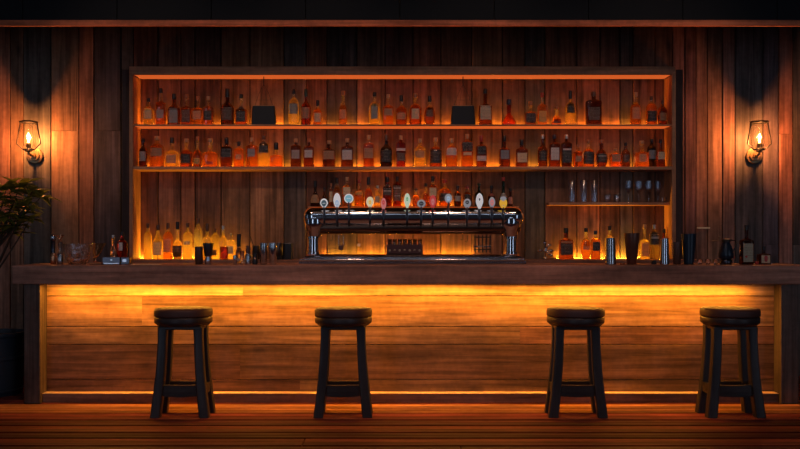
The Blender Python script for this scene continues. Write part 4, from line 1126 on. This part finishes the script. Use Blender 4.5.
for i, px in enumerate((700, 708, 716)):
    tumbler('shot_glass', px, 5, 259.6, 264.8, 7.15, ['left', 'middle', 'right'][i] + ' of the three tiny shot glasses right of the navy cup', group='tiny shot glasses', zb=ZB, wb=4.2)
# glossy black kettle
d = 7.22; x = X(726, d); s = d / F
o = empty('black_kettle', (x, d, ZB), 'glossy black kettle on a dark stand left of the labelled bottle', 'kettle')
mb = MB(); mb.lathe([(5.6 * s, ZB + .001), (6.0 * s, ZB + .006), (5.8 * s, ZB + .035), (5.2 * s, ZB + .04)], (x, d, 0)); P_(mb, 'stand', M['gunmetal'], o)
mb = MB(); mb.lathe([(5 * s, ZB + .0405), (7.2 * s, ZB + .055), (7.4 * s, ZB + .085), (6.0 * s, ZB + .13), (4.4 * s, ZB + .165), (3.8 * s, ZB + .18)], (x, d, 0), seg=32); P_(mb, 'body', M['navy'], o)
mb = MB(); mb.lathe([(3.9 * s, ZB + .1805), (4.6 * s, ZB + .186), (4.4 * s, ZB + .205), (1.5 * s, ZB + .212)], (x, d, 0)); P_(mb, 'lid', M['blackplastic'], o)
mb = MB(); mb.tube([(x + 4 * s, d, ZB + .2), (x + 9.6 * s, d, ZB + .195), (x + 10.0 * s, d, ZB + .15), (x + 6.4 * s, d, ZB + .1)], .006); P_(mb, 'handle', M['blackplastic'], o)
mb = MB(); mb.ball((x + 7.6 * s, d - .012, ZB + .056), .0075); P_(mb, 'button', M['red'], o)
def spot(o, hw, hd, H):
    mb = MB(); badge_round(mb, (-hw * .35, -hd - .0028, H * .2), .010, .009, .0008); mb.build('emblem', M['red'], o)
bottle(746.4, 12.6, 226, 240.5, 264.8, 7.2, 's', 'dark', ('greengrey', .06, .62, .78), 'black', capf=.12, desc='square dark bottle with pale green-grey label and red emblem', zb=ZB, mark=spot)
mb = MB(); mb.lathe([(.013, 0), (.014, .003), (.014, .022), (.010, .026)], (0, 0, 0)); tag(mb.build('red_stopper', M['red'], loc=(X(757.0, 7.12), 7.12, ZB + .001)), 'small red stopper standing between the two right-hand bottles', 'stopper')
def figure(o, hw, hd, H):
    mb = MB(); badge_round(mb, (0, -hd - .0028, H * .32), hw * .28, H * .17, .0008, tip=.1, sq=3); mb.build('emblem', M['red'], o)
bottle(763.8, 12, 247, 254.5, 264.8, 7.2, 's', 'dark', ('cream', .08, .62, .72), 'black', capf=.16, desc='short dark bottle with red panel on cream label', zb=ZB, mark=figure)
mb = MB(); mb.ball((0, 0, .006), .006); tag(mb.build('white_bead', M['white'], loc=(X(771.6, 7.2), 7.2, ZB + .001)), 'tiny white bead beside the rightmost short bottle', 'bead')
# small brass bar and a hook on the right wall
mb = MB(); mb.box(X(697, 8.38), X(709.5, 8.38), 8.36, 8.393, Z(228.8, 8.38), Z(227.2, 8.38), bev=.002); tag(mb.build('wall_rail', M['cream']), 'thin cream rail fixed on the plank wall above the shot glasses', 'rail')
mb = MB(); mb.tube([(X(711, 8.38), 8.36, Z(240.8, 8.38)), (X(718, 8.38), 8.36, Z(240.6, 8.38))], .004); mb.ball((X(718.8, 8.38), 8.365, Z(237, 8.38)), .008)
mb.tube([(X(718.4, 8.38), 8.36, Z(240.6, 8.38)), (X(718.8, 8.38), 8.37, Z(237, 8.38)), (X(718.8, 8.38), 8.396, Z(237, 8.38))], .003)
tag(mb.build('wall_hook', M['brass']), 'small brass hook on the plank wall behind the kettle', 'hook')

# ------------------------------------------------------------------ light of the room, with added lamps
def spot_l(x, y, z, e, col, ang=95, blend=1, size=.12, tilt=12):
    L = bpy.data.lights.new('downlight', 'SPOT'); L.energy = e; L.color = col; L.spot_size = math.radians(ang); L.spot_blend = blend; L.shadow_soft_size = size
    o = bpy.data.objects.new('downlight', L); COL.objects.link(o); o.location = (x, y, z)
    o.rotation_euler = (math.radians(tilt), 0, 0)
for x in (-1.8, -.6, .6, 1.8):
    spot_l(x, 5.2, 3.98, 56, (1.0, .50, .31), ang=68, tilt=32)
for x in (-2.1, -.7, .7, 2.1):      # unseen spots added to brighten the bottle labels
    spot_l(x, 5.0, 3.98, 34, (1.0, .68, .50), ang=48, tilt=62)
L = bpy.data.lights.new('ceiling_tube_light', 'AREA'); L.shape = 'RECTANGLE'; L.size = 5.2; L.size_y = .22; L.energy = 13; L.color = (.62, .75, 1.0)
o = bpy.data.objects.new('ceiling_tube_light', L); COL.objects.link(o); o.location = (0, 2.7, 4.03)  # unseen lamp added for the cool highlight on the tower tube
W = bpy.data.worlds.new('room_light'); S.world = W; W.use_nodes = True
N = W.node_tree.nodes; Lk = W.node_tree.links; bg = N['Background']
tc = N.new('ShaderNodeTexCoord')
# bright cool stripes added behind the viewer for metal and glass to reflect
sep = N.new('ShaderNodeSeparateXYZ'); Lk.new(tc.outputs['Generated'], sep.inputs[0])
def mth(op, a, b=None, c=None):
    n = N.new('ShaderNodeMath'); n.operation = op
    for i_, v in enumerate((a, b, c)):
        if v is None: continue
        if isinstance(v, (int, float)): n.inputs[i_].default_value = v
        else: Lk.new(v, n.inputs[i_])
    return n.outputs[0]
def smooth(v, a, b):
    r = N.new('ShaderNodeMapRange'); r.interpolation_type = 'SMOOTHSTEP'; r.inputs['From Min'].default_value = a; r.inputs['From Max'].default_value = b
    Lk.new(v, r.inputs['Value']); return r.outputs[0]
az = mth('ARCTAN2', sep.outputs['X'], mth('MULTIPLY', sep.outputs['Y'], -1.0))
col = smooth(mth('COSINE', mth('MULTIPLY', mth('ADD', az, .32), 7.0)), .89, .96)
lim = smooth(mth('ABSOLUTE', az), 1.25, 1.1)
low = smooth(sep.outputs['Z'], -.26, -.18); high = smooth(sep.outputs['Z'], .34, .26)
stripes = mth('MULTIPLY', mth('MULTIPLY', col, lim), mth('MULTIPLY', low, high))
mx = N.new('ShaderNodeMix'); mx.data_type = 'RGBA'
mx.inputs['A'].default_value = (.009, .0095, .013, 1); mx.inputs['B'].default_value = (1.25, 1.5, 2.0, 1)
Lk.new(stripes, mx.inputs['Factor']); Lk.new(mx.outputs['Result'], bg.inputs['Color'])
bg.inputs['Strength'].default_value = 1.0
S.cycles.max_bounces = 10; S.cycles.transmission_bounces = 10; S.cycles.transparent_max_bounces = 8
S.cycles.sample_clamp_indirect = 3
S.cycles.use_denoising = True
